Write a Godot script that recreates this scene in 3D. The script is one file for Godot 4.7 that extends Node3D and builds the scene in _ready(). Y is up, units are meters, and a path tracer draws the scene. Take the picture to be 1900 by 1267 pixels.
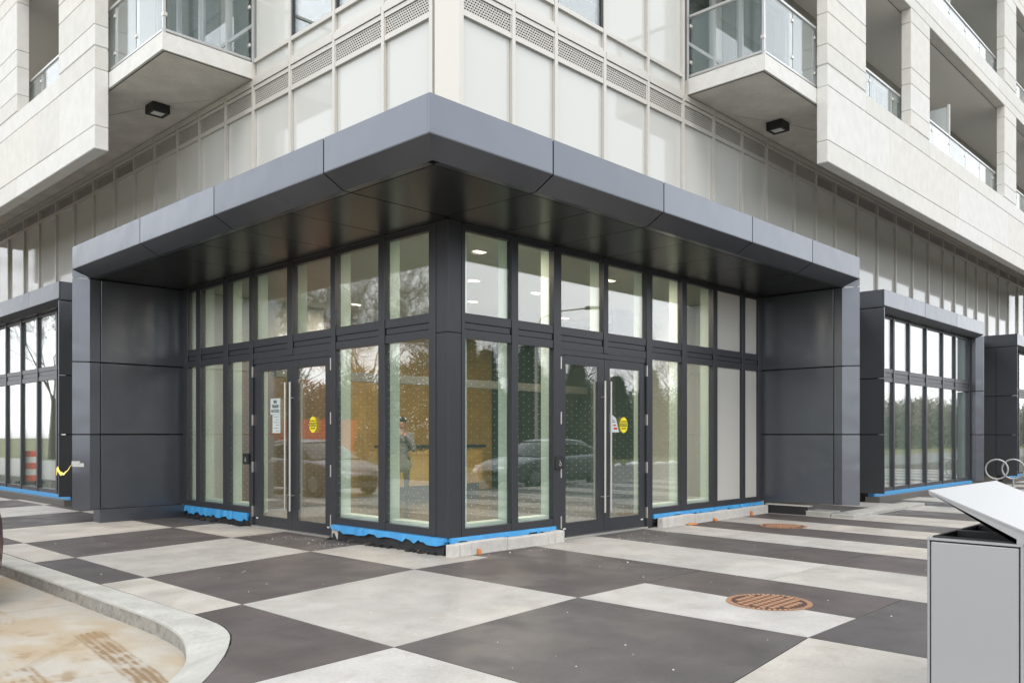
extends Node3D

# Facade frames: 0 = facade along +x facing +z, 1 = facade along -z facing -x.
# (s, y, n): s runs along the facade away from the corner, n points outwards.
var M := {}
var box_cache := {}
var taken := {}
var rng := RandomNumberGenerator.new()
var B: Node3D

func _ready() -> void:
	rng.seed = 7
	make_camera_and_light()
	make_materials()
	build_ground()
	build_pavement()
	build_kerb()
	build_building()
	build_lobby()
	build_small_things()
	build_surroundings()

# ------------------------------------------------------------------ camera, sky, sun
func make_camera_and_light() -> void:
	var cam := Camera3D.new()
	cam.name = "camera"
	add_child(cam)
	cam.position = Vector3(-6.759, 1.45, 7.5735)
	cam.rotation = Vector3(0, -0.80456, 0)
	cam.projection = Camera3D.PROJECTION_FRUSTUM
	cam.near = 0.1
	cam.far = 900.0
	cam.size = 0.1 * 1267.0 / 1559.7
	cam.frustum_offset = Vector2(0, 0.1 * (806.97 - 633.5) / 1559.7)
	cam.current = true
	var env := Environment.new()
	env.background_mode = Environment.BG_SKY
	var sm := ProceduralSkyMaterial.new()
	sm.sky_top_color = Color(0.90, 0.925, 0.955)
	sm.sky_horizon_color = Color(0.955, 0.96, 0.965)
	sm.sky_curve = 0.25
	sm.ground_bottom_color = Color(0.35, 0.34, 0.32)
	sm.ground_horizon_color = Color(0.6, 0.6, 0.6)
	sm.sun_angle_max = 2.0
	var sky := Sky.new()
	sky.sky_material = sm
	env.sky = sky
	env.tonemap_mode = Environment.TONE_MAPPER_LINEAR
	env.tonemap_exposure = 2.78
	env.sdfgi_enabled = true
	env.ssao_enabled = true
	env.ssil_enabled = true
	var we := WorldEnvironment.new()
	we.name = "world_environment"
	we.environment = env
	add_child(we)
	var sun := DirectionalLight3D.new()
	sun.name = "sun"
	sun.light_energy = 0.28
	sun.light_color = Color(1.0, 0.985, 0.965)
	sun.light_angular_distance = 30.0
	sun.shadow_enabled = true
	add_child(sun)
	sun.look_at_from_position(Vector3(-10, 22, 12), Vector3.ZERO)

# ------------------------------------------------------------------ materials
func noise_image(size: int, sd: int, freq: float, octs: int) -> Image:
	var n := FastNoiseLite.new()
	n.seed = sd
	n.noise_type = FastNoiseLite.TYPE_SIMPLEX_SMOOTH
	n.frequency = freq
	n.fractal_octaves = octs
	return n.get_seamless_image(size, size)

func tone_tex(size: int, sd: int, c0: Color, c1: Color, coarse: float, fine: float, specks := 0.0, speck_color := Color.BLACK, streak := 0.0, stain := 0.0, stain_color := Color.BLACK) -> ImageTexture:
	# coarse blotches + fine grain between two tones, with scattered specks
	var a := noise_image(size, sd, coarse, 4)
	var b := noise_image(size, sd + 1, fine, 3)
	var im := Image.create(size, size, false, Image.FORMAT_RGB8)
	var r := RandomNumberGenerator.new()
	r.seed = sd
	var d := noise_image(size, sd + 2, coarse * 2.2, 5) if stain > 0.0 else null
	var row := 0.0
	for y in size:
		row = lerpf(row, r.randf_range(-1, 1), 0.6)
		for x in size:
			var t := 0.62 * a.get_pixel(x, y).r + 0.38 * b.get_pixel(x, y).r + 0.16 * (r.randf() - 0.5) + streak * row
			var c := c0.lerp(c1, clampf(t, 0, 1))
			if d != null:
				c = c.lerp(stain_color, stain * smoothstep(0.64, 0.72, d.get_pixel(x, y).r) * b.get_pixel(x, y).r * 1.6)
			if specks > 0.0 and r.randf() < specks:
				c = c.lerp(speck_color, r.randf_range(0.3, 0.9))
			im.set_pixel(x, y, c)
	im.generate_mipmaps()
	return ImageTexture.create_from_image(im)

func gray_tex(size: int, sd: int, lo: float, hi: float, freq: float, octs := 4) -> ImageTexture:
	var a := noise_image(size, sd, freq, octs)
	var im := Image.create(size, size, false, Image.FORMAT_RGB8)
	for y in size:
		for x in size:
			var t := smoothstep(0.25, 0.75, a.get_pixel(x, y).r)
			var v := lerpf(lo, hi, t)
			im.set_pixel(x, y, Color(v, v, v))
	return ImageTexture.create_from_image(im)

func mat(key: String, c: Color, rough: float, metal := 0.0, spec := 0.5) -> StandardMaterial3D:
	var m := StandardMaterial3D.new()
	m.resource_name = key
	m.albedo_color = c
	m.roughness = rough
	m.metallic = metal
	m.metallic_specular = spec
	M[key] = m
	return m

func textured(key: String, tex: Texture2D, scale: float, rough: float, metal := 0.0) -> StandardMaterial3D:
	var m := mat(key, Color.WHITE, rough, metal)
	m.albedo_texture = tex
	m.uv1_triplanar = true
	m.uv1_world_triplanar = true
	m.uv1_scale = Vector3.ONE * scale
	return m

func make_materials() -> void:
	var stone_t := tone_tex(512, 11, Color8(196, 195, 192), Color8(212, 211, 208), 0.012, 0.09, 0.012, Color8(176, 174, 170))
	for i in 3:
		var m := textured("stone_%d" % i, stone_t, 0.45, 0.85)
		m.albedo_color = [Color(1, 1, 1), Color(0.975, 0.972, 0.965), Color(0.99, 0.985, 0.972)][i]
		m.uv1_offset = Vector3(0.13 * i, 0.27 * i, 0.41 * i)
	var conc := tone_tex(512, 21, Color8(192, 187, 178), Color8(222, 217, 208), 0.008, 0.06, 0.004, Color8(90, 86, 80))
	textured("concrete", conc, 0.4, 0.85)
	textured("slab_edge", tone_tex(256, 22, Color8(198, 197, 193), Color8(216, 215, 212), 0.02, 0.1, 0.006, Color8(107, 105, 100)), 0.6, 0.85)
	var lite := tone_tex(1024, 31, Color8(141, 138, 134), Color8(175, 172, 168), 0.006, 0.11, 0.01, Color8(96, 92, 86), 0.03, 0.16, Color8(120, 108, 92))
	var dark := tone_tex(1024, 41, Color8(65, 62, 61), Color8(88, 84, 83), 0.006, 0.11, 0.008, Color8(120, 117, 114), 0.10, 0.1, Color8(92, 88, 85))
	var wet := gray_tex(512, 43, 0.46, 0.70, 0.007)
	var dry := gray_tex(512, 44, 0.5, 0.85, 0.008)
	for i in 3:
		var a := textured("paving_light_%d" % i, lite, 0.22, 1.0)
		a.albedo_color = [Color(1, 1, 1), Color(0.965, 0.96, 0.95), Color(1.0, 0.985, 0.96)][i]
		a.uv1_offset = Vector3(0.31 * i, 0, 0.17 * i)
		a.roughness_texture = dry
		var b := textured("paving_dark_%d" % i, dark, 0.22, 1.0)
		b.albedo_color = [Color(1, 1, 1), Color(0.93, 0.93, 0.93), Color(1.0, 0.97, 0.96)][i]
		b.uv1_offset = Vector3(0.23 * i, 0, 0.37 * i)
		b.roughness_texture = wet
		b.metallic_specular = 0.42
	textured("kerb", tone_tex(512, 51, Color8(134, 132, 126), Color8(174, 173, 167), 0.01, 0.08, 0.01, Color8(85, 82, 77)), 0.5, 0.85)
	textured("kerb_grime", tone_tex(512, 52, Color8(112, 109, 102), Color8(160, 157, 150), 0.012, 0.06, 0.02, Color8(70, 66, 60), 0.0, 0.28, Color8(66, 63, 58)), 0.55, 0.9)
	mat("painted_soffit", Color8(214, 213, 210), 0.9)
	mat("rubble_base", Color8(88, 86, 82), 0.95)
	mat("joint", Color8(74, 67, 58), 0.95)
	# dark metal cladding: satin flake paint
	for i in 3:
		var m := mat("cladding_%d" % i, [Color8(106, 109, 115), Color8(103, 106, 112), Color8(109, 112, 118)][i], [0.30, 0.32, 0.29][i], 0.85)
	var wave := noise_image(256, 62, 0.012, 2)
	wave.convert(Image.FORMAT_RGB8)
	wave.bump_map_to_normal_map(2.0)
	var wave_t := ImageTexture.create_from_image(wave)
	for i in 3:
		var m: StandardMaterial3D = M["cladding_%d" % i]
		m.normal_enabled = true
		m.normal_texture = wave_t
		m.normal_scale = 0.25
		m.uv1_triplanar = true
		m.uv1_world_triplanar = true
		m.uv1_scale = Vector3.ONE * 0.5
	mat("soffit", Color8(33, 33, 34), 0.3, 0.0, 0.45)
	mat("frame", Color8(59, 60, 64), 0.38, 0.35)
	mat("frame_dark", Color8(38, 39, 42), 0.4, 0.2)
	mat("black_gap", Color8(14, 14, 15), 0.9)
	mat("wall_metal", Color8(191, 188, 182), 0.42, 0.15)
	mat("rail_metal", Color8(184, 185, 185), 0.35, 0.5)
	mat("spandrel", Color8(190, 190, 186), 0.06)
	mat("infill_white", Color8(183, 181, 175), 0.3)
	mat("grille_metal", Color8(180, 177, 171), 0.5, 0.2)
	mat("inner_film", Color8(196, 214, 202), 0.6)
	mat("room_dark", Color8(58, 60, 62), 0.9)
	mat("stucco", Color8(157, 155, 151), 0.9)
	mat("steel", Color8(200, 197, 190), 0.45, 0.9)
	mat("white_paint", Color8(200, 199, 196), 0.5)
	mat("lamp_black", Color8(26, 26, 27), 0.5)
	mat("diffuser", Color8(215, 214, 208), 0.4)
	mat("dot", Color8(225, 230, 226), 0.6)
	mat("blue_membrane", Color8(60, 142, 196), 0.4)
	mat("black_membrane", Color8(30, 30, 31), 0.7)
	textured("block", tone_tex(256, 71, Color8(171, 167, 162), Color8(198, 195, 190), 0.02, 0.1, 0.01, Color8(107, 98, 89)), 1.1, 0.9)
	mat("clay", Color8(190, 118, 62), 0.85)
	mat("rust", Color8(146, 110, 84), 0.8, 0.0)
	mat("rust_dark", Color8(60, 40, 32), 0.85)
	mat("bin_metal", Color8(157, 157, 158), 0.42, 0.35)
	mat("bin_lid", Color8(146, 146, 146), 0.45)
	mat("bin_black", Color8(22, 22, 22), 0.6)
	mat("paper", Color8(198, 206, 203), 0.8)
	mat("ink", Color8(30, 32, 34), 0.8)
	mat("sticker_yellow", Color8(238, 220, 30), 0.5)
	mat("red_ink", Color8(190, 50, 40), 0.7)
	mat("tape_yellow", Color8(232, 204, 30), 0.45)
	mat("tape_grey", Color8(176, 176, 172), 0.4)
	textured("wood", tone_tex(512, 81, Color8(166, 134, 64), Color8(202, 168, 92), 0.01, 0.1, 0.0, Color.BLACK, 0.12), 0.35, 0.45)
	mat("wood_dark", Color8(104, 76, 44), 0.5)
	mat("beam_grey", Color8(112, 112, 108), 0.6)
	mat("lobby_floor", Color8(112, 108, 102), 0.25)
	mat("lobby_white", Color8(183, 185, 178), 0.85)
	mat("lobby_ceiling", Color8(169, 173, 164), 0.9)
	mat("lobby_dark", Color8(40, 40, 40), 0.5)
	var glow := mat("light_panel", Color8(255, 246, 228), 0.5)
	glow.emission_enabled = true
	glow.emission = Color(1.0, 0.93, 0.8)
	glow.emission_energy_multiplier = 1.6
	var g := mat("glass", Color(0.45, 0.58, 0.52, 0.03), 0.0)
	g.transparency = BaseMaterial3D.TRANSPARENCY_ALPHA
	var g2 := mat("rail_glass", Color(0.55, 0.66, 0.66, 0.10), 0.02)
	g2.transparency = BaseMaterial3D.TRANSPARENCY_ALPHA
	var ft := mat("frosted", Color(0.8, 0.83, 0.83, 0.75), 0.4)
	ft.transparency = BaseMaterial3D.TRANSPARENCY_ALPHA
	# surroundings
	textured("asphalt", tone_tex(512, 91, Color8(88, 87, 86), Color8(120, 118, 115), 0.01, 0.1, 0.01, Color8(150, 148, 145)), 0.3, 0.9)
	textured("grass", tone_tex(512, 92, Color8(78, 80, 46), Color8(112, 106, 64), 0.02, 0.12), 0.2, 1.0)
	mat("snow", Color8(232, 234, 238), 0.9)
	mat("bark", Color8(84, 72, 62), 0.95)
	mat("brush_pale", Color8(128, 122, 110), 0.95)
	mat("brush", Color8(74, 64, 56), 0.95)
	mat("needle", Color8(38, 48, 32), 0.9)
	mat("needle_light", Color8(58, 66, 42), 0.9)
	mat("tyre", Color8(24, 24, 25), 0.85)
	mat("rim", Color8(170, 172, 175), 0.3, 0.9)
	mat("car_glass", Color8(16, 18, 20), 0.05)
	mat("car_grey", Color8(112, 116, 122), 0.25, 0.5)
	mat("car_red", Color8(74, 10, 18), 0.2, 0.3)
	mat("car_dark", Color8(70, 68, 84), 0.25, 0.4)
	for k in ["car_grey", "car_red", "car_dark"]:
		M[k].clearcoat_enabled = true
		M[k].clearcoat = 0.8
	mat("tail_red", Color8(190, 18, 14), 0.2)
	mat("lamp_clear", Color8(220, 222, 225), 0.1)
	mat("bin_orange", Color8(196, 66, 34), 0.6)
	mat("far_wall", Color8(178, 180, 182), 0.8)
	mat("far_window", Color8(70, 82, 92), 0.1)
	mat("coat", Color8(118, 120, 124), 0.9)
	mat("trousers", Color8(34, 34, 38), 0.9)
	mat("skin", Color8(190, 142, 116), 0.6)
	mat("hair", Color8(44, 32, 26), 0.8)

# ------------------------------------------------------------------ helpers
func numbered(n: String) -> String:
	if not taken.has(n):
		taken[n] = 0
		return n
	taken[n] += 1
	return "%s_%03d" % [n, taken[n]]

func thing(called: String, label: String, category: String, at := Vector3.ZERO, group := "") -> Node3D:
	var o := Node3D.new()
	o.name = numbered(called)
	add_child(o)
	o.position = at
	o.set_meta("label", label)
	o.set_meta("category", category)
	if group != "":
		o.set_meta("group", group)
	return o

func struct(called: String, label: String, category: String) -> Node3D:
	var o := thing(called, label, category)
	o.set_meta("kind", "structure")
	return o

func part(called: String, parent: Node3D) -> Node3D:
	var o := Node3D.new()
	o.name = called
	parent.add_child(o, true)
	return o

func put(called: String, mesh: Mesh, m, parent: Node3D, at := Vector3.ZERO) -> MeshInstance3D:
	var o := MeshInstance3D.new()
	o.name = called
	o.mesh = mesh
	o.material_override = M[m] if m is String else m
	parent.add_child(o, true)
	o.position = at
	return o

# convex faces: each turned outwards from the middle of all points (front faces run clockwise)
func convex(st: SurfaceTool, faces: Array) -> void:
	var c := Vector3.ZERO
	var k := 0
	for f in faces:
		for p in f:
			c += p
			k += 1
	c /= k
	for f in faces:
		var n: Vector3 = Vector3.ZERO
		for i in f.size():
			n += (f[i] as Vector3).cross(f[(i + 1) % f.size()])
		var mid := Vector3.ZERO
		for p in f:
			mid += p
		mid /= f.size()
		var outward := n.dot(mid - c) > 0
		for i in range(1, f.size() - 1):
			st.add_vertex(f[0])
			st.add_vertex(f[i + 1] if outward else f[i])
			st.add_vertex(f[i] if outward else f[i + 1])

func new_st() -> SurfaceTool:
	var st := SurfaceTool.new()
	st.begin(Mesh.PRIMITIVE_TRIANGLES)
	st.set_smooth_group(-1)
	return st

func done(st: SurfaceTool) -> ArrayMesh:
	st.generate_normals()
	return st.commit()

func prism_faces(loop_a: Array, loop_b: Array) -> Array:
	var fs := [loop_a.duplicate(), loop_b.duplicate()]
	var n := loop_a.size()
	for i in n:
		fs.append([loop_a[i], loop_a[(i + 1) % n], loop_b[(i + 1) % n], loop_b[i]])
	return fs

func box_mesh(size: Vector3, ch: float) -> Mesh:
	var key := "%.3f %.3f %.3f %.3f" % [size.x, size.y, size.z, ch]
	if box_cache.has(key):
		return box_cache[key]
	var h := size / 2
	var st := new_st()
	if ch <= 0.0:
		convex(st, prism_faces([Vector3(-h.x, -h.y, -h.z), Vector3(h.x, -h.y, -h.z), Vector3(h.x, h.y, -h.z), Vector3(-h.x, h.y, -h.z)], [Vector3(-h.x, -h.y, h.z), Vector3(h.x, -h.y, h.z), Vector3(h.x, h.y, h.z), Vector3(-h.x, h.y, h.z)]))
	else:
		var faces := []
		for ax in 3:
			for sg in [-1.0, 1.0]:
				var f := []
				for q in [[-1, -1], [1, -1], [1, 1], [-1, 1]]:
					var v := Vector3.ZERO
					v[ax] = sg * h[ax]
					v[(ax + 1) % 3] = q[0] * (h[(ax + 1) % 3] - ch)
					v[(ax + 2) % 3] = q[1] * (h[(ax + 2) % 3] - ch)
					f.append(v)
				faces.append(f)
		for ax in 3:
			var b := (ax + 1) % 3
			var c := (ax + 2) % 3
			for sb in [-1.0, 1.0]:
				for sc in [-1.0, 1.0]:
					var f := []
					for q in [[-1, 0], [1, 0], [1, 1], [-1, 1]]:
						var v := Vector3.ZERO
						v[ax] = q[0] * (h[ax] - ch)
						v[b] = sb * (h[b] - (ch if q[1] == 1 else 0.0))
						v[c] = sc * (h[c] - (0.0 if q[1] == 1 else ch))
						f.append(v)
					faces.append(f)
		for sx in [-1.0, 1.0]:
			for sy in [-1.0, 1.0]:
				for sz in [-1.0, 1.0]:
					faces.append([Vector3(sx * h.x, sy * (h.y - ch), sz * (h.z - ch)), Vector3(sx * (h.x - ch), sy * h.y, sz * (h.z - ch)), Vector3(sx * (h.x - ch), sy * (h.y - ch), sz * h.z)])
		convex(st, faces)
	var me := done(st)
	box_cache[key] = me
	return me

func P(F: int, s: float, y: float, n: float) -> Vector3:
	return Vector3(s, y, n) if F == 0 else Vector3(-n, y, -s)

func box(parent: Node3D, called: String, m, a: Vector3, b: Vector3, ch := 0.0) -> MeshInstance3D:
	return put(called, box_mesh((b - a).abs(), ch), m, parent, (a + b) / 2)

func fbox(parent: Node3D, called: String, m, F: int, s0: float, s1: float, y0: float, y1: float, n0: float, n1: float, ch := 0.0) -> MeshInstance3D:
	return box(parent, called, m, P(F, s0, y0, n0), P(F, s1, y1, n1), ch)

func st_box(st: SurfaceTool, a: Vector3, b: Vector3) -> void:
	convex(st, prism_faces([a, Vector3(b.x, a.y, a.z), Vector3(b.x, b.y, a.z), Vector3(a.x, b.y, a.z)], [Vector3(a.x, a.y, b.z), Vector3(b.x, a.y, b.z), b, Vector3(a.x, b.y, b.z)]))

# a solid between two loops of points
func solid(parent: Node3D, called: String, m, loop_a: Array, loop_b: Array) -> MeshInstance3D:
	var st := new_st()
	convex(st, prism_faces(loop_a, loop_b))
	return put(called, done(st), m, parent)

# a (maybe non-convex) plan polygon (x, z) between two heights
func plan_solid(parent: Node3D, called: String, m, pts: PackedVector2Array, y0: float, y1: float) -> MeshInstance3D:
	var st := new_st()
	var tri := Geometry2D.triangulate_polygon(pts)
	for t in range(0, tri.size(), 3):
		var a := pts[tri[t]]
		var b := pts[tri[t + 1]]
		var c := pts[tri[t + 2]]
		if (b - a).cross(c - a) < 0:
			var w := b
			b = c
			c = w
		for p in [a, b, c]:
			st.add_vertex(Vector3(p.x, y1, p.y))
		for p in [a, c, b]:
			st.add_vertex(Vector3(p.x, y0, p.y))
	var ccw := not Geometry2D.is_polygon_clockwise(pts)
	for i in pts.size():
		var a := pts[i]
		var b := pts[(i + 1) % pts.size()]
		if ccw:
			var w := a
			a = b
			b = w
		var q := [Vector3(a.x, y0, a.y), Vector3(b.x, y0, b.y), Vector3(b.x, y1, b.y), Vector3(a.x, y1, a.y)]
		for k in [0, 1, 2, 0, 2, 3]:
			st.add_vertex(q[k])
	return put(called, done(st), m, parent)

func st_tube(st: SurfaceTool, pts: Array, radii: Array, sides: int, smooth := true) -> void:
	st.set_smooth_group(0 if smooth else -1)
	var rings := []
	var u := Vector3.UP
	for i in pts.size():
		var d: Vector3 = (pts[mini(i + 1, pts.size() - 1)] - pts[maxi(i - 1, 0)]).normalized()
		if i == 0:
			u = (Vector3.RIGHT if absf(d.y) > 0.9 else Vector3.UP)
		u = (u - d * u.dot(d)).normalized()
		var v := d.cross(u)
		var ring := []
		for k in sides:
			var a := TAU * k / sides
			ring.append(pts[i] + (u * cos(a) + v * sin(a)) * radii[i])
		rings.append(ring)
	for i in pts.size() - 1:
		for k in sides:
			var k2 := (k + 1) % sides
			for p in [rings[i][k], rings[i + 1][k2], rings[i + 1][k], rings[i][k], rings[i][k2], rings[i + 1][k2]]:
				st.add_vertex(p)
	st.set_smooth_group(-1)
	for e in [0, pts.size() - 1]:
		for k in range(1, sides - 1):
			var tri := [rings[e][0], rings[e][k], rings[e][k + 1]]
			if e != 0:
				tri = [rings[e][0], rings[e][k + 1], rings[e][k]]
			for p in tri:
				st.add_vertex(p)

func tube(parent: Node3D, called: String, m, pts: Array, r: float, sides := 10) -> MeshInstance3D:
	var st := new_st()
	var rr := []
	for p in pts:
		rr.append(r)
	st_tube(st, pts, rr, sides)
	return put(called, done(st), m, parent)

func lettering(parent: Node3D, called: String, text: String, size: float, m, xf: Transform3D) -> MeshInstance3D:
	var t := TextMesh.new()
	t.text = text
	var f := SystemFont.new()
	f.font_names = PackedStringArray(["Droid Sans"])
	f.font_weight = 700
	t.font = f
	t.font_size = 32
	t.pixel_size = size / 32.0
	t.depth = 0.0015
	var o := put(called, t, m, parent)
	o.transform = xf
	return o

# orientation of something that lies on a facade and faces out of it
func on_facade(F: int, s: float, y: float, n: float) -> Transform3D:
	return Transform3D(Basis.IDENTITY if F == 0 else Basis(Vector3.UP, -PI / 2), P(F, s, y, n))

# ------------------------------------------------------------------ ground
func build_ground() -> void:
	var g := struct("ground", "flat winter grass spreading out beyond the street", "grass")
	box(g, "lawn", "grass", Vector3(-450, -0.6, -450), Vector3(450, -0.2, 450))
	var rd := struct("road", "grey asphalt street in front of the building", "road")
	box(rd, "asphalt_strip", "asphalt", Vector3(-200, -0.5, 8.5), Vector3(300, -0.13, 18))
	var dw := struct("driveway", "sandy concrete driveway with brown tyre tracks beside the kerb", "driveway")
	var size := 1024
	var x0 := -9.0
	var x1 := -3.7
	var z0 := -3.2
	var z1 := 4.6
	var n1 := noise_image(size, 301, 0.004, 4)
	var n2 := noise_image(size, 302, 0.03, 3)
	var n3 := noise_image(size, 303, 0.012, 4)
	var r := RandomNumberGenerator.new()
	r.seed = 5
	var im := Image.create(size, size, false, Image.FORMAT_RGB8)
	for j in size:
		var z := lerpf(z0, z1, (j + 0.5) / size)
		for i in size:
			var x := lerpf(x0, x1, (i + 0.5) / size)
			var a := n1.get_pixel(i, j).r
			var b := n2.get_pixel(i, j).r
			var e := n3.get_pixel(i, j).r
			var c := Color8(143, 138, 129).lerp(Color8(166, 160, 150), clampf(0.6 * a + 0.4 * b, 0, 1))
			# sand spread over the concrete
			var sand := smoothstep(0.40, 0.75, 0.6 * a + 0.4 * e) * 0.6
			c = c.lerp(Color8(146, 132, 110), sand)
			c = c.lerp(Color8(118, 98, 74), smoothstep(0.55, 0.85, e) * smoothstep(0.35, 0.6, b) * smoothstep(-4.2, -4.8, x) * 0.7)
			# muddy tyre tracks: worn tread bars that break up, and a smear across
			for tr in [[-4.262, 0.45, -0.135, 0.0, 9.0, 0.135, 0.95], [-4.98, 0.9, -0.10, 0.3, 2.6, 0.15, 0.6], [-4.24, 0.52, -0.95, 0.0, 0.85, 0.10, 0.22], [-4.55, -0.6, -0.3, 0.0, 0.4, 0.12, 0.3]]:
				var l: float = z - tr[1]
				if l < tr[3] or l > tr[4]:
					continue
				var off: float = x - tr[0] - tr[2] * l + 0.03 * (a - 0.5)
				if absf(off) > tr[5]:
					continue
				var tread := smoothstep(0.2, 0.8, 0.5 + 0.5 * cos((off + 0.02 * (b - 0.5)) / 0.026 * PI))
				var worn := smoothstep(0.25, 0.7, 0.5 * b + 0.5 * e)
				var ends: float = smoothstep(tr[3], tr[3] + 0.12, l + 0.06 * b) * smoothstep(tr[4], tr[4] - 0.2, l)
				var t: float = tr[6] * ends * smoothstep(tr[5], tr[5] * 0.7, absf(off) + 0.03 * b) * (0.35 + 0.65 * tread) * worn * 1.5
				c = c.lerp(Color8(104, 80, 52), clampf(t, 0, 0.8))
			var blob := Vector2((x + 4.27) / 0.11, (z - 0.62) / 0.12).length() + 0.9 * (b - 0.5)
			c = c.lerp(Color8(112, 88, 58), 0.7 * smoothstep(1.0, 0.4, blob))
			# sand lying thicker to the side
			c = c.lerp(Color8(146, 127, 99), 0.5 * smoothstep(0.45, 0.75, 0.5 * a + 0.3 * e + 0.35 * smoothstep(-4.5, -5.4, x)))
			if absf(z + 0.84 - 0.02 * (x + 4)) < 0.008:
				c = c.lerp(Color8(120, 116, 108), 0.8)
			c = c.darkened(clampf(0.05 * (r.randf() - 0.3), 0, 1))
			if r.randf() < 0.0012:
				c = c.lerp(Color8(96, 84, 72), 0.7)
			im.set_pixel(i, j, c)
	im.generate_mipmaps()
	var m := mat("driveway_near", Color.WHITE, 0.9)
	m.albedo_texture = ImageTexture.create_from_image(im)
	var st := new_st()
	var q := [[x0, z0, 0, 0], [x1, z0, 1, 0], [x1, z1, 1, 1], [x0, z1, 0, 1]]
	for k in [0, 1, 2, 0, 2, 3]:
		st.set_uv(Vector2(q[k][2], q[k][3]))
		st.add_vertex(Vector3(q[k][0], -0.13, q[k][1]))
	put("concrete_bay", done(st), m, dw)
	box(dw, "concrete_bay", "kerb", Vector3(-12, -0.5, -60), Vector3(-3.7, -0.13, -3.205))
	box(dw, "concrete_bay", "kerb", Vector3(-12, -0.5, -3.2), Vector3(-9.005, -0.13, 4.6))
	box(dw, "bed", "joint", Vector3(-9, -0.5, -3.2), Vector3(-3.7, -0.136, 4.6))

func shrink(pts: Array, by: float) -> PackedVector2Array:
	var p := PackedVector2Array()
	for v in pts:
		p.append(v)
	var r := Geometry2D.offset_polygon(p, -by, Geometry2D.JOIN_MITER)
	return r[0] if r.size() > 0 else p

var kerb_back := [Vector2(-3.655, -60), Vector2(-3.655, -8), Vector2(-3.655, -4), Vector2(-3.65, -0.9), Vector2(-3.645, 0.7), Vector2(-3.652, 1.25), Vector2(-3.69, 1.6), Vector2(-3.78, 1.88), Vector2(-3.90, 2.1), Vector2(-4.09, 2.39), Vector2(-4.47, 2.86), Vector2(-4.95, 3.3), Vector2(-5.7, 3.75), Vector2(-6.8, 4.05), Vector2(-8.2, 4.2), Vector2(-12, 4.25)]
var kerb_front := [Vector2(-3.925, -60), Vector2(-3.925, -8), Vector2(-3.925, -4), Vector2(-3.92, -0.9), Vector2(-3.925, 0.6), Vector2(-3.945, 1.1), Vector2(-3.975, 1.4), Vector2(-4.02, 1.62), Vector2(-4.085, 1.80), Vector2(-4.19, 1.99), Vector2(-4.52, 2.38), Vector2(-4.98, 2.82), Vector2(-5.75, 3.3), Vector2(-6.85, 3.65), Vector2(-8.2, 3.85), Vector2(-12, 3.9)]
var kerb_front_y := [0, 0, 0, 0, 0, -0.004, -0.015, -0.035, -0.075, -0.115, -0.122, -0.122, -0.122, -0.122, -0.122, -0.122]

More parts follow.
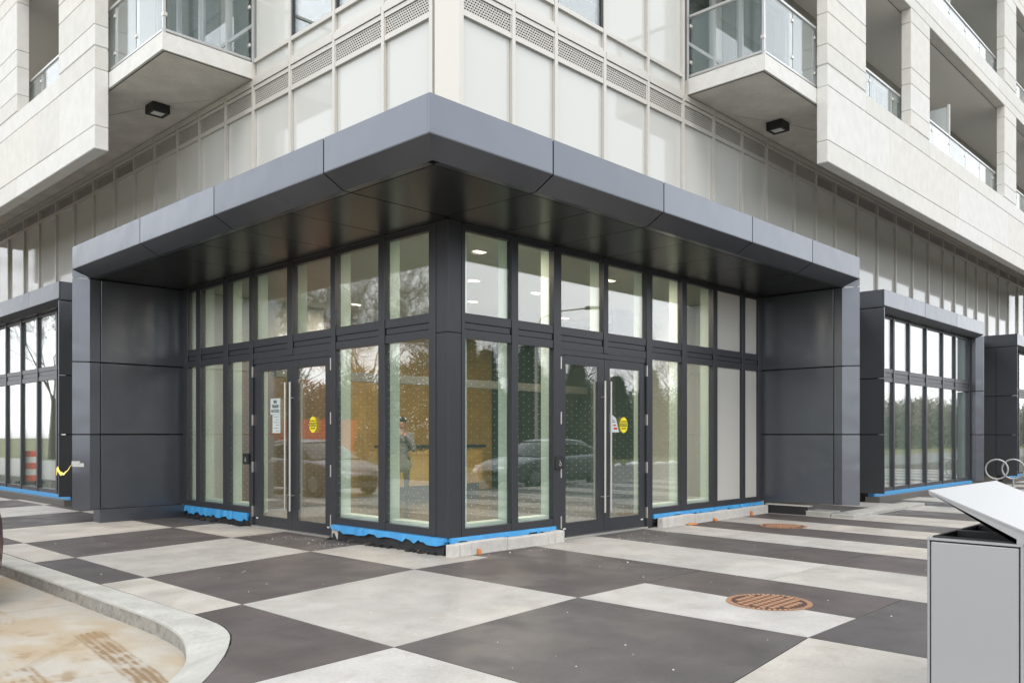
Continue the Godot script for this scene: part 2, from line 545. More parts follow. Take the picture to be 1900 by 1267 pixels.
func build_pavement() -> void:
	var pv := struct("pavement", "pavement of light and charcoal concrete slabs laid in a chequer", "pavement")
	var base := PackedVector2Array([Vector2(0.3, -60)])
	for v in kerb_back:
		base.append(v)
	base.append_array(PackedVector2Array([Vector2(-12, 8.4), Vector2(60, 8.4), Vector2(60, -0.3), Vector2(0.3, -0.3)]))
	plan_solid(pv, "bed", "joint", base, -0.5, -0.009)
	var slabs := []
	var za := [-17.2, -15.15, -13.1, -11.05, -9.0, -6.95, -4.96, -3.055, -1.06, 0.92, 3.01, 5.2, 8.35]
	var zb := [-17.6, -15.55, -13.5, -11.45, -9.4, -7.35, -5.40, -3.53, -1.50, 0.52, 2.80, 4.93, 8.35]
	for i in 12:
		var dk := i % 2 == 0
		slabs.append([dk, [Vector2(-3.18, za[i]), Vector2(-0.95, zb[i]), Vector2(-0.95, zb[i + 1]), Vector2(-3.18, za[i + 1])]])
		# strip by the kerb
		if za[i] < 0.9:
			slabs.append([not dk, [Vector2(-3.65, za[i] + 0.09), Vector2(-3.18, za[i]), Vector2(-3.18, za[i + 1]), Vector2(-3.65, za[i + 1] + 0.09)]])
		# strip by the wall
		if i < 8:
			slabs.append([not dk, [Vector2(-0.95, zb[i]), Vector2(-0.02, zb[i] - 0.1), Vector2(-0.02, zb[i + 1] - 0.1), Vector2(-0.95, zb[i + 1])]])
	# kerb curve slab
	slabs.append([true, [Vector2(-3.18, 0.92), Vector2(-3.18, 3.01), Vector2(-4.95, 3.10), Vector2(-4.765, 3.10), Vector2(-4.47, 2.86), Vector2(-4.09, 2.39), Vector2(-3.90, 2.1), Vector2(-3.78, 1.88), Vector2(-3.69, 1.6), Vector2(-3.652, 1.25), Vector2(-3.645, 1.0)]])
	slabs[-1][1].remove_at(2)
	slabs.append([false, [Vector2(-3.18, 3.01), Vector2(-3.18, 5.2), Vector2(-5.6, 5.3), Vector2(-5.6, 3.69), Vector2(-4.95, 3.3), Vector2(-4.765, 3.10)]])
	slabs.append([true, [Vector2(-3.18, 5.2), Vector2(-3.18, 8.35), Vector2(-5.6, 8.35), Vector2(-5.6, 5.3)]])
	slabs.append([true, [Vector2(-5.6, 3.72), Vector2(-5.6, 5.3), Vector2(-12, 5.4), Vector2(-12, 4.25), Vector2(-8.2, 4.2), Vector2(-6.8, 4.05)]])
	slabs.append([false, [Vector2(-5.6, 5.3), Vector2(-5.6, 8.35), Vector2(-12, 8.35), Vector2(-12, 5.4)]])
	# round the corner of the building
	slabs.append([false, [Vector2(-0.95, -1.5), Vector2(-0.02, -1.6), Vector2(-0.02, -0.02), Vector2(0.22, -0.02), Vector2(0.22, 0.47), Vector2(-0.95, 0.52)]])
	slabs.append([true, [Vector2(0.22, -0.02), Vector2(1.37, -0.02), Vector2(1.15, 2.79), Vector2(-0.95, 2.80), Vector2(-0.95, 0.52), Vector2(0.22, 0.47)]])
	slabs.append([false, [Vector2(-0.95, 2.80), Vector2(0.08, 2.80), Vector2(-0.08, 4.93), Vector2(-0.95, 4.93)]])
	slabs.append([true, [Vector2(0.08, 2.80), Vector2(1.15, 2.79), Vector2(0.97, 4.92), Vector2(-0.08, 4.93)]])
	slabs.append([true, [Vector2(-0.95, 4.93), Vector2(0.97, 4.92), Vector2(0.74, 8.35), Vector2(-0.95, 8.35)]])
	# bands along the street front: x at z = 0 and at z = 4.93
	var b0 := [1.37, 2.77, 3.985, 4.965, 5.92, 6.86, 7.80, 9.06, 10.42, 11.7, 12.9, 14.1, 15.3, 16.5, 17.7, 18.9, 20.1, 21.3, 22.5, 23.7, 24.9, 26.1, 27.3, 28.5, 29.7, 31]
	var seam := [0.0, 2.0, 3.6, 5.4, 8.35]
	for i in b0.size() - 1:
		var k0: float = -0.081 * (1.0 if i < 9 else 0.9)
		for j in 4:
			var za0: float = (-0.02 if j == 0 else seam[j]) 
			var zz: float = seam[j + 1]
			if i < 2 and j < 2:
				if j == 0:
					zz = 2.79
				else:
					za0 = 2.79
			slabs.append([i % 2 == 1, [Vector2(b0[i] + k0 * za0, za0), Vector2(b0[i + 1] + k0 * za0, za0), Vector2(b0[i + 1] + k0 * zz, zz), Vector2(b0[i] + k0 * zz, zz)]])
	var tone := RandomNumberGenerator.new()
	tone.seed = 3
	for s in slabs:
		var called: String = "dark_slab" if s[0] else "light_slab"
		plan_solid(pv, called, ("paving_dark_%d" if s[0] else "paving_light_%d") % tone.randi_range(0, 2), shrink(s[1], 0.0035), -0.06, tone.randf_range(-0.0012, 0.0012))

func build_kerb() -> void:
	var kb := struct("kerb", "grey concrete kerb that curves and drops to the driveway", "kerb")
	# resample both edges finely, then cut into stones
	var bk := []
	var fr := []
	var fy := []
	for i in range(1, kerb_back.size() - 1):
		var n := maxi(1, int(kerb_back[i].distance_to(kerb_back[i + 1]) / 0.12))
		for k in n:
			var t := float(k) / n
			var i0 := maxi(i - 1, 1)
			var i3 := mini(i + 2, kerb_back.size() - 1)
			bk.append((kerb_back[i] as Vector2).cubic_interpolate(kerb_back[i + 1], kerb_back[i0], kerb_back[i3], t) if i > 3 and i < 12 else (kerb_back[i] as Vector2).lerp(kerb_back[i + 1], t))
			fr.append((kerb_front[i] as Vector2).cubic_interpolate(kerb_front[i + 1], kerb_front[i0], kerb_front[i3], t) if i > 3 and i < 12 else (kerb_front[i] as Vector2).lerp(kerb_front[i + 1], t))
			fy.append(lerpf(kerb_front_y[i], kerb_front_y[i + 1], t))
	var start := 0
	while start < bk.size() - 1:
		var e := mini(start + (19 if start < 60 else 31), bk.size() - 1)
		var st := new_st()
		var face := new_st()
		for i in range(start, e):
			var lp := []
			for k in [i, i + 1]:
				var dir: Vector2 = (fr[k] - bk[k]).normalized()
				var along := Vector2(dir.y, -dir.x) * (0.003 if k == start else (-0.003 if k == e else 0.0))
				var b2: Vector2 = bk[k] + dir * 0.013 - along
				var nose: Vector2 = fr[k] - dir * 0.022 - along
				var f: Vector2 = fr[k] - along
				var y: float = fy[k]
				lp.append([Vector3(b2.x, -0.4, b2.y), Vector3(b2.x, 0.002, b2.y), Vector3(nose.x, y + 0.002, nose.y), Vector3(f.x + dir.x * -0.006, y - 0.007, f.y - dir.y * 0.006), Vector3(f.x, y - 0.022, f.y), Vector3(f.x + dir.x * 0.012, -0.4, f.y + dir.y * 0.012)])
			var mid := Vector3.ZERO
			convex(st, prism_faces(lp[0], lp[1]))
			# the road face, a skin 1 mm proud that carries the grime
			var out := Vector3(fr[i].x - bk[i].x, 0, fr[i].y - bk[i].y).normalized() * 0.001
			if fy[i] > -0.1:
				var q := [lp[0][4] + out, lp[1][4] + out, lp[1][5] + out, lp[0][5] + out]
				for k in [0, 2, 1, 0, 3, 2]:
					face.add_vertex(q[k])
		put("kerb_stone", done(st), "kerb", kb)
		if fy[start] > -0.1:
			put("kerb_face", done(face), "kerb_grime", kb)
		start = e

# ------------------------------------------------------------------ the building
func pane(parent: Node3D, F: int, s0: float, s1: float, y0: float, y1: float, n: float, double := true) -> void:
	# insulating glazing: three 6 mm sheets with gaps
	var st := new_st()
	st_box(st, P(F, s0, y0, n - 0.003), P(F, s1, y1, n + 0.003))
	if double:
		st_box(st, P(F, s0, y0, n - 0.021), P(F, s1, y1, n - 0.015))
		st_box(st, P(F, s0, y0, n - 0.038), P(F, s1, y1, n - 0.032))
	put("pane", done(st), "glass", parent)

func frit_dots(parent: Node3D, F: int, s0: float, s1: float, y0: float, y1: float, n: float) -> void:
	# fired-on dots against bird strikes
	var st := new_st()
	var s := s0 + 0.04
	var odd := false
	while s < s1 - 0.02:
		var y := y0 + (0.05 if odd else 0.1)
		odd = not odd
		while y < y1 - 0.02:
			for k in range(1, 5):
				var a := TAU * k / 6
				var b := TAU * (k + 1) / 6
				st.add_vertex(P(F, s + 0.0041, y, n))
				st.add_vertex(P(F, s + 0.0041 * cos(b), y + 0.0041 * sin(b), n))
				st.add_vertex(P(F, s + 0.0041 * cos(a), y + 0.0041 * sin(a), n))
			y += 0.1
		s += 0.1
	put("frit_dots", done(st), "dot", parent).set_meta("kind", "stuff")

func lattice(parent: Node3D, F: int, s0: float, s1: float, y0: float, y1: float, n: float, fine: bool) -> void:
	var st := new_st()
	var rows := 6
	var ph := (y1 - y0) / rows
	for r in rows + 1:
		var y := y0 + r * ph
		st_box(st, P(F, s0, y - 0.0078, n - 0.006), P(F, s1, y + 0.0078, n + 0.004))
	if fine:
		var cols := int((s1 - s0) / 0.045)
		var pw := (s1 - s0) / cols
		for r in rows:
			for c in cols + 1:
				var s := s0 + (c + 0.5 * (r % 2)) * pw
				if s < s1:
					st_box(st, P(F, s - 0.0078, y0 + r * ph, n - 0.004), P(F, s + 0.0078, y0 + (r + 1) * ph, n + 0.003))
	put("grille_mesh", done(st), "grille_metal", parent)

func build_building() -> void:
	B = thing("apartment_building", "pale stone apartment building with a dark metal corner entrance canopy", "building")
	# mass behind the facades
	var core := part("core_wall", B)
	box(core, "upper_mass", "room_dark", Vector3(0.30, 4.25, -45), Vector3(45, 17, -0.30))
	box(core, "ground_mass", "lobby_white", Vector3(9, -0.4, -45), Vector3(45, 4.24, -3.0))
	box(core, "ground_mass", "lobby_white", Vector3(3.0, -0.4, -45), Vector3(8.99, 4.24, -9.2))
	box(core, "foundation", "black_gap", Vector3(0.05, -0.4, -8.0), Vector3(8.1, 0.0, -0.05))
	for F in 2:
		curtain_wall(F)
		storefront(F)
		canopy(F)
		portal_fin(F)
		balcony(F)
		stone_wall(F)
		footing(F)
	# corner column between the two glazed fronts, and the chamfered corner above it
	var col := part("corner_column", B)
	box(col, "casing", "frame", Vector3(-0.02, 0.2, -0.2), Vector3(0.2, 2.69, 0.02), 0.004)
	box(col, "casing", "frame", Vector3(-0.02, 2.695, -0.2), Vector3(0.2, 4.033, 0.02), 0.004)
	solid(col, "chamfer_panel", "wall_metal", [Vector3(0.175, 4.3, 0.012), Vector3(-0.012, 4.3, -0.235), Vector3(0.25, 4.3, -0.25)], [Vector3(0.175, 13.5, 0.012), Vector3(-0.012, 13.5, -0.235), Vector3(0.25, 13.5, -0.25)])
	shop_bay(0, 11.54, 18.87, [11.9, 12.94, 13.95, 15.12, 16.37, 17.39, 18.6], [14.09, 16.48])
	shop_bay(0, 22.4, 29.7, [22.8, 23.9, 25.0, 26.1, 27.2, 28.3, 29.4], [24.8, 27.2])
	shop_bay(1, 10.69, 18.0, [11.75, 13.0, 14.15, 15.3, 16.45, 17.6], [12.55, 14.9])

func curtain_wall(F: int) -> void:
	var w := part("curtain_wall", B)
	var ms: Array = [0.205, 1.125, 1.97, 3.06, 4.165, 5.17, 6.14, 7.13, 8.07, 9.25, 10.24, 11.21, 12.41, 13.61, 14.81, 16.0, 17.23, 18.44, 19.46, 20.58, 21.61, 22.81, 24.04, 25.24, 26.49, 27.6, 28.7, 29.8, 31.0] if F == 0 else [0.30, 1.265, 2.385, 3.53, 4.62, 5.52, 6.47, 7.33, 8.3, 9.24, 10.24, 11.39, 12.54, 13.72, 14.93, 16.08, 17.38, 18.5, 19.6, 20.7]
	var edge: float = 5.285 if F == 0 else 4.61
	fbox(w, "backing", "room_dark", F, 0.25, ms[-1], 4.3, 7.07, -0.29, -0.07)
	for i in ms.size():
		var top := 13.4 if ms[i] < edge else 7.075
		fbox(w, "mullion", "wall_metal", F, ms[i] - 0.03, ms[i] + 0.03, 4.32, top, -0.06, 0.022)
		if i == ms.size() - 1:
			break
		var a: float = ms[i] + 0.03
		var b: float = ms[i + 1] - 0.03
		fbox(w, "spandrel_panel", "spandrel", F, a + 0.004, b - 0.004, 4.35, 6.592, -0.06, -0.03)
		fbox(w, "rail", "wall_metal", F, a, b, 6.592, 6.655, -0.06, 0.014)
		fbox(w, "rail", "wall_metal", F, a, b, 6.895, 6.955, -0.06, 0.014)
		for q in [[a, a + 0.018, 6.655, 6.895], [b - 0.018, b, 6.655, 6.895]]:
			fbox(w, "grille_frame", "wall_metal", F, q[0], q[1], q[2], q[3], -0.04, 0.008)
		lattice(w, F, a + 0.022, b - 0.022, 6.672, 6.878, -0.006, ms[i] < edge + 4.0)
		fbox(w, "sill_band", "wall_metal", F, a, b, 6.965, 7.06, -0.06, 0.03)
		if b < edge:
			# the storey above, beside the balcony
			var win: bool = (F == 0 and i in [0, 1, 2]) or (F == 1 and i in [0, 1, 2])
			fbox(w, "lower_panel", "spandrel", F, a + 0.004, b - 0.004, 7.10, 7.335, -0.06, -0.03)
			fbox(w, "rail", "wall_metal", F, a, b, 7.063, 7.10, -0.06, 0.012)
			fbox(w, "rail", "wall_metal", F, a, b, 7.335, 7.395, -0.06, 0.014)
			if win:
				for q in [[a, a + 0.035, 7.395, 9.9], [b - 0.035, b, 7.395, 9.9]]:
					fbox(w, "window_frame", "frame", F, q[0], q[1], q[2], q[3], -0.05, 0.004)
				pane(w, F, a + 0.035, b - 0.035, 7.395, 9.9, -0.02)
			else:
				fbox(w, "spandrel_panel", "spandrel", F, a + 0.004, b - 0.004, 7.395, 9.9, -0.06, -0.03)
			fbox(w, "rail", "wall_metal", F, a, b, 9.9, 10.0, -0.06, 0.014)
			fbox(w, "spandrel_panel", "spandrel", F, a + 0.004, b - 0.004, 10.0, 13.4, -0.05, -0.012)

func storefront(F: int) -> void:
	var w := part("glazed_front", B)
	var v: Array
	if F == 0:
		v = [[0.2, 0.257, 0.208], [1.082, 1.202, 0.208], [1.908, 2.066, 0.0], [3.02, 3.13, 2.64], [4.105, 4.262, 0.0], [5.115, 5.258, 0.208], [6.094, 6.236, 0.208], [7.093, 7.216, 0.208], [7.716, 7.848, 0.208]]
	else:
		v = [[0.2, 0.326, 0.208], [1.214, 1.345, 0.208], [2.33, 2.447, 0.0], [3.438, 3.588, 2.64], [4.605, 4.714, 0.0], [5.413, 5.579, 0.208], [6.39, 6.558, 0.208], [6.892, 7.068, 0.208]]
	for q in v:
		fbox(w, "mullion", "frame", F, q[0], q[1], q[2], 4.033, -0.07, 0.03, 0.004)
		# the deep back of the mullion, still in its pale protective film
		if q[2] < 2.0 or true:
			fbox(w, "mullion_back", "inner_film", F, (q[0] + q[1]) / 2 - 0.035, (q[0] + q[1]) / 2 + 0.035, maxf(q[2], 0.21), 4.03, -0.25, -0.072)
	for i in v.size() - 1:
		var a: float = v[i][1]
		var b: float = v[i + 1][0]
		var white: bool = F == 0 and i >= 6
		fbox(w, "rail", "frame", F, a, b, 3.964, 4.033, -0.06, 0.018)
		fbox(w, "rail", "frame", F, a, b, 2.835, 2.947, -0.06, 0.018)
		if white:
			fbox(w, "white_panel", "infill_white", F, a, b, 2.947, 3.964, -0.05, -0.02)
		else:
			pane(w, F, a, b, 2.947, 3.964, -0.015)
		fbox(w, "infill_panel", "frame", F, a + 0.012, b - 0.012, 2.752, 2.828, -0.05, 0.008, 0.003)
		fbox(w, "infill_backing", "frame_dark", F, a, b, 2.745, 2.835, -0.06, -0.012)
		var door: bool = (F == 0 and i in [2, 3]) or (F == 1 and i in [2, 3])
		fbox(w, "rail", "frame", F, a, b, 2.64, 2.745, -0.06, 0.018)
		if door:
			continue
		fbox(w, "sill", "frame", F, a, b, 0.208, 0.303, -0.06, 0.022)
		fbox(w, "sill_back", "inner_film", F, a, b, 0.19, 0.345, -0.25, -0.062)
		if white:
			fbox(w, "white_panel", "infill_white", F, a, b, 0.303, 2.64, -0.05, -0.02)
		else:
			pane(w, F, a, b, 0.303, 2.64, -0.015)
			frit_dots(w, F, a, b, 0.33, 2.62, -0.010)
	var d0: float = v[2][1]
	var d1: float = v[4][0]
	fbox(w, "door_head", "frame", F, d0, d1, 2.565, 2.64, -0.06, 0.01)
	fbox(w, "threshold", "steel", F, d0, d1, 0.003, 0.028, -0.08, 0.05)
	var leaves: Array = [[2.07, 3.065, 2.192, 2.92, 2.99, 2.07, 2.44, 0.225], [3.073, 4.102, 3.202, 3.967, 3.13, 4.102, 2.44, 0.225]] if F == 0 else [[2.45, 3.493, 2.617, 3.35, 3.43, 2.45, 2.44, 0.19], [3.501, 4.602, 3.633, 4.375, 3.565, 4.602, 2.44, 0.19]]
	for k in 2:
		door_leaf(F, leaves[k], k)
	# push plate box beside the doors
	var bs: float = 1.995 if F == 0 else 4.76
	var bt := part("door_opener_button", B)
	fbox(bt, "casing", "lamp_black", F, bs - 0.085, bs + 0.085, 0.985, 1.155, 0.031, 0.07, 0.006)
	var xf := on_facade(F, bs, 1.06, 0.0705)
	# wheelchair emblem: head, back, seat, leg and wheel
	var st := new_st()
	var lines := [[Vector2(-0.008, 0.026), Vector2(-0.004, 0.004)], [Vector2(-0.004, 0.004), Vector2(0.014, 0.003)], [Vector2(0.014, 0.003), Vector2(0.022, -0.022)], [Vector2(-0.006, 0.016), Vector2(0.011, 0.014)]]
	for k in 9:
		var a := deg_to_rad(140 + 26 * k)
		var b := deg_to_rad(140 + 26 * (k + 1))
		lines.append([Vector2(-0.002 + 0.019 * cos(a), -0.013 + 0.019 * sin(a)), Vector2(-0.002 + 0.019 * cos(b), -0.013 + 0.019 * sin(b))])
	for l in lines:
		var d: Vector2 = (l[1] - l[0]).normalized().orthogonal() * 0.0028
		var lp := []
		for p in [l[0] - d, l[1] - d, l[1] + d, l[0] + d]:
			lp.append(xf * Vector3(p.x, p.y, 0))
		var lq := []
		for p in lp:
			lq.append(p + xf.basis.z * 0.0015)
		convex(st, prism_faces(lp, lq))
	var hd := []
	var hd2 := []
	for k in 8:
		hd.append(xf * Vector3(-0.009 + 0.006 * cos(TAU * k / 8), 0.036 + 0.006 * sin(TAU * k / 8), 0))
		hd2.append(hd[-1] + xf.basis.z * 0.0015)
	convex(st, prism_faces(hd, hd2))
	put("wheelchair_emblem", done(st), "white_paint", bt)

func door_leaf(F: int, q: Array, k: int) -> void:
	var d := part("entrance_door", B)
	var y0 := 0.032
	var y1 := 2.56
	fbox(d, "stile", "frame", F, q[0], q[2], y0, y1, -0.045, 0.0, 0.004)
	fbox(d, "stile", "frame", F, q[3], q[1], y0, y1, -0.045, 0.0, 0.004)
	fbox(d, "rail", "frame", F, q[2], q[3], y0, q[7], -0.044, -0.001)
	fbox(d, "rail", "frame", F, q[2], q[3], q[6], y1, -0.044, -0.001)
	pane(d, F, q[2], q[3], q[7], q[6], -0.012)
	frit_dots(d, F, q[2], q[3], q[7], 1.95, -0.007)
	for side in [1.0, -1.0]:
		var n: float = 0.075 if side > 0 else -0.12
		var st := new_st()
		st_tube(st, [P(F, q[4], 0.32, n), P(F, q[4], 2.235, n)], [0.016, 0.016], 12)
		for y in [0.55, 2.0]:
			st_tube(st, [P(F, q[4], y, n), P(F, q[4], y, 0.0 if side > 0 else -0.045)], [0.009, 0.009], 8)
		put("pull_handle", done(st), "steel", d)
	for y in [0.16, 0.86, 1.6, 2.36]:
		var hs: float = q[5] + (0.012 if k == 1 else -0.012) 
		fbox(d, "hinge", "steel", F, hs - 0.011, hs + 0.011, y, y + 0.17, 0.0 if k == 0 else 0.0, 0.036, 0.003)
	fbox(d, "kick_label", "white_paint", F, (q[5] + (0.09 if k == 0 else -0.09)) - 0.03, (q[5] + (0.09 if k == 0 else -0.09)) + 0.03, 0.135, 0.155, 0.0005, 0.002)
	# caution sticker on the glass of the far leaf (front along the street) and near leaf (drive side)
	if (F == 0 and k == 1) or (F == 1 and k == 0):
		var cs: float = 3.55 if F == 0 else 2.94
		var cy := 1.60
		var xf := on_facade(F, cs, cy, -0.006)
		var ring := []
		var ring2 := []
		for t in 28:
			var p := Vector3(0.098 * cos(TAU * t / 28), 0.118 * sin(TAU * t / 28), 0)
			ring.append(xf * p)
			ring2.append(xf * (p + Vector3(0, 0, 0.001)))
		solid(d, "caution_sticker", "sticker_yellow", ring, ring2)
		var bd := box_mesh(Vector3(0.19, 0.05, 0.001), 0)
		var o := put("sticker_band", bd, "ink", d)
		o.transform = xf.translated_local(Vector3(0, 0.002, 0.0016))
		lettering(d, "sticker_lettering", "CAUTION", 0.046, "sticker_yellow", xf.translated_local(Vector3(0, 0.002, 0.003)))
		lettering(d, "sticker_lettering", "AUTOMATIC", 0.029, "ink", xf.translated_local(Vector3(0, 0.052, 0.0018)))
		lettering(d, "sticker_lettering", "DOOR", 0.04, "ink", xf.translated_local(Vector3(0, -0.052, 0.0018)))

func canopy(F: int) -> void:
	var c := part("entrance_canopy", B)
	var nf: float = 1.80 if F == 0 else 1.83
	var other: float = 1.83 if F == 0 else 1.80
	var end: float = 7.97 if F == 0 else 7.20
	var inner: float = 7.85 if F == 0 else 7.07
	var joints: Array = [-0.135, 1.92, 4.14, 6.09] if F == 0 else [-0.108, 2.294, 4.512]
	var edges := [-other]
	edges.append_array(joints)
	edges.append(end)
	var g := 0.010
	var run := 0.25
	for i in edges.size() - 1:
		var a: float = edges[i] + (0.0 if i == 0 else g)
		var b: float = edges[i + 1] - (0.0 if i == edges.size() - 2 else g)
		var fa: float = a + (0.031 if i == 0 and F == 1 else 0.0)
		fbox(c, "fascia_panel", "cladding_%d" % (i % 3), F, fa, b, 4.174, 4.535, nf - 0.03, nf, 0.004)
		var ai := a + (run if i == 0 else 0.0)
		var bi := b - ((end - inner) if i == edges.size() - 2 else 0.0)
		solid(c, "bevel_panel", "cladding_%d" % ((i + 1) % 3), [P(F, a, 4.170, nf - 0.003), P(F, b, 4.170, nf - 0.003), P(F, bi, 4.036, nf - run), P(F, ai, 4.036, nf - run)], [P(F, a + 0.01, 4.20, nf - 0.004), P(F, b, 4.20, nf - 0.004), P(F, bi, 4.066, nf - run), P(F, ai, 4.066, nf - run)])
		fbox(c, "border_panel", "cladding_%d" % (i % 3), F, ai + (0.09 if i == 0 else 0.0), bi, 4.0375, 4.06, nf - run - 0.09, nf - run - 0.001)
	# black void behind the joints, roof sheet
	var s0: float = -other + 0.04 if F == 0 else 0.0
	fbox(c, "roof_deck", "black_gap", F, s0, end - 0.03, 4.21, 4.50, 0.03, nf - 0.034)
	fbox(c, "roof_sheet", "cladding_0", F, s0, end - 0.005, 4.502, 4.53, 0.03, nf - 0.032)
	fbox(c, "soffit_backing", "black_gap", F, (-other + run + 0.02) if F == 0 else 0.02, inner, 4.07, 4.20, 0.02, nf - run - 0.005)
	# soffit panels
	var sj: Array = [-other + run + 0.10, -0.135, 0.9, 1.92, 3.03, 4.14, 5.1, 6.09, 7.0, inner - 0.004] if F == 0 else [-0.108, 1.1, 2.294, 3.4, 4.512, 5.8, inner - 0.004]
	for i in sj.size() - 1:
		var n0: float = 0.035
		if F == 0 and i == 0:
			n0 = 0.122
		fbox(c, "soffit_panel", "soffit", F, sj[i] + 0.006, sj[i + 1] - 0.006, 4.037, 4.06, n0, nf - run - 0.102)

func portal_fin(F: int) -> void:
	var c := part("portal_fin", B)
	var nf: float = 1.80 if F == 0 else 1.83
	var a: float = 7.85 if F == 0 else 7.07
	var b: float = 7.97 if F == 0 else 7.20
	var bn: float = 1.54 if F == 0 else 1.60
	var jn: float = 1.39 if F == 0 else 1.43
	var rows := [0.22, 1.459, 2.655, 4.033]
	fbox(c, "fin_core", "black_gap", F, a + 0.028, b - 0.028, 0.23, 4.2, -0.06, bn)
	for i in 3:
		var y0: float = rows[i] + (0.0 if i == 0 else 0.010)
		var y1: float = rows[i + 1] - 0.010
		fbox(c, "side_panel", "cladding_%d" % (i % 3), F, a, a + 0.026, y0, y1, -0.03, jn - 0.009, 0.003)
		fbox(c, "edge_panel", "cladding_%d" % ((i + 1) % 3), F, a, a + 0.026, y0, y1, jn + 0.009, bn)
		solid(c, "bevel_panel", "cladding_%d" % ((i + 2) % 3), [P(F, a, y0, bn + 0.001), P(F, b, y0, nf), P(F, b, y0, bn), P(F, a + 0.03, y0, bn + 0.001)], [P(F, a, y1, bn + 0.001), P(F, b, y1, nf), P(F, b, y1, bn), P(F, a + 0.03, y1, bn + 0.001)])
		fbox(c, "outer_panel", "cladding_%d" % (i % 3), F, b - 0.026, b, y0, y1, 0.02, bn - 0.002)
	solid(c, "mitre_panel", "cladding_1", [P(F, a, 4.038, bn), P(F, b, 4.168, nf), P(F, b, 4.04, nf), P(F, b - 0.01, 4.04, nf - 0.02)], [P(F, a + 0.02, 4.038, bn - 0.02), P(F, b, 4.166, nf - 0.02), P(F, b, 4.04, nf - 0.03), P(F, b - 0.012, 4.04, nf - 0.03)])

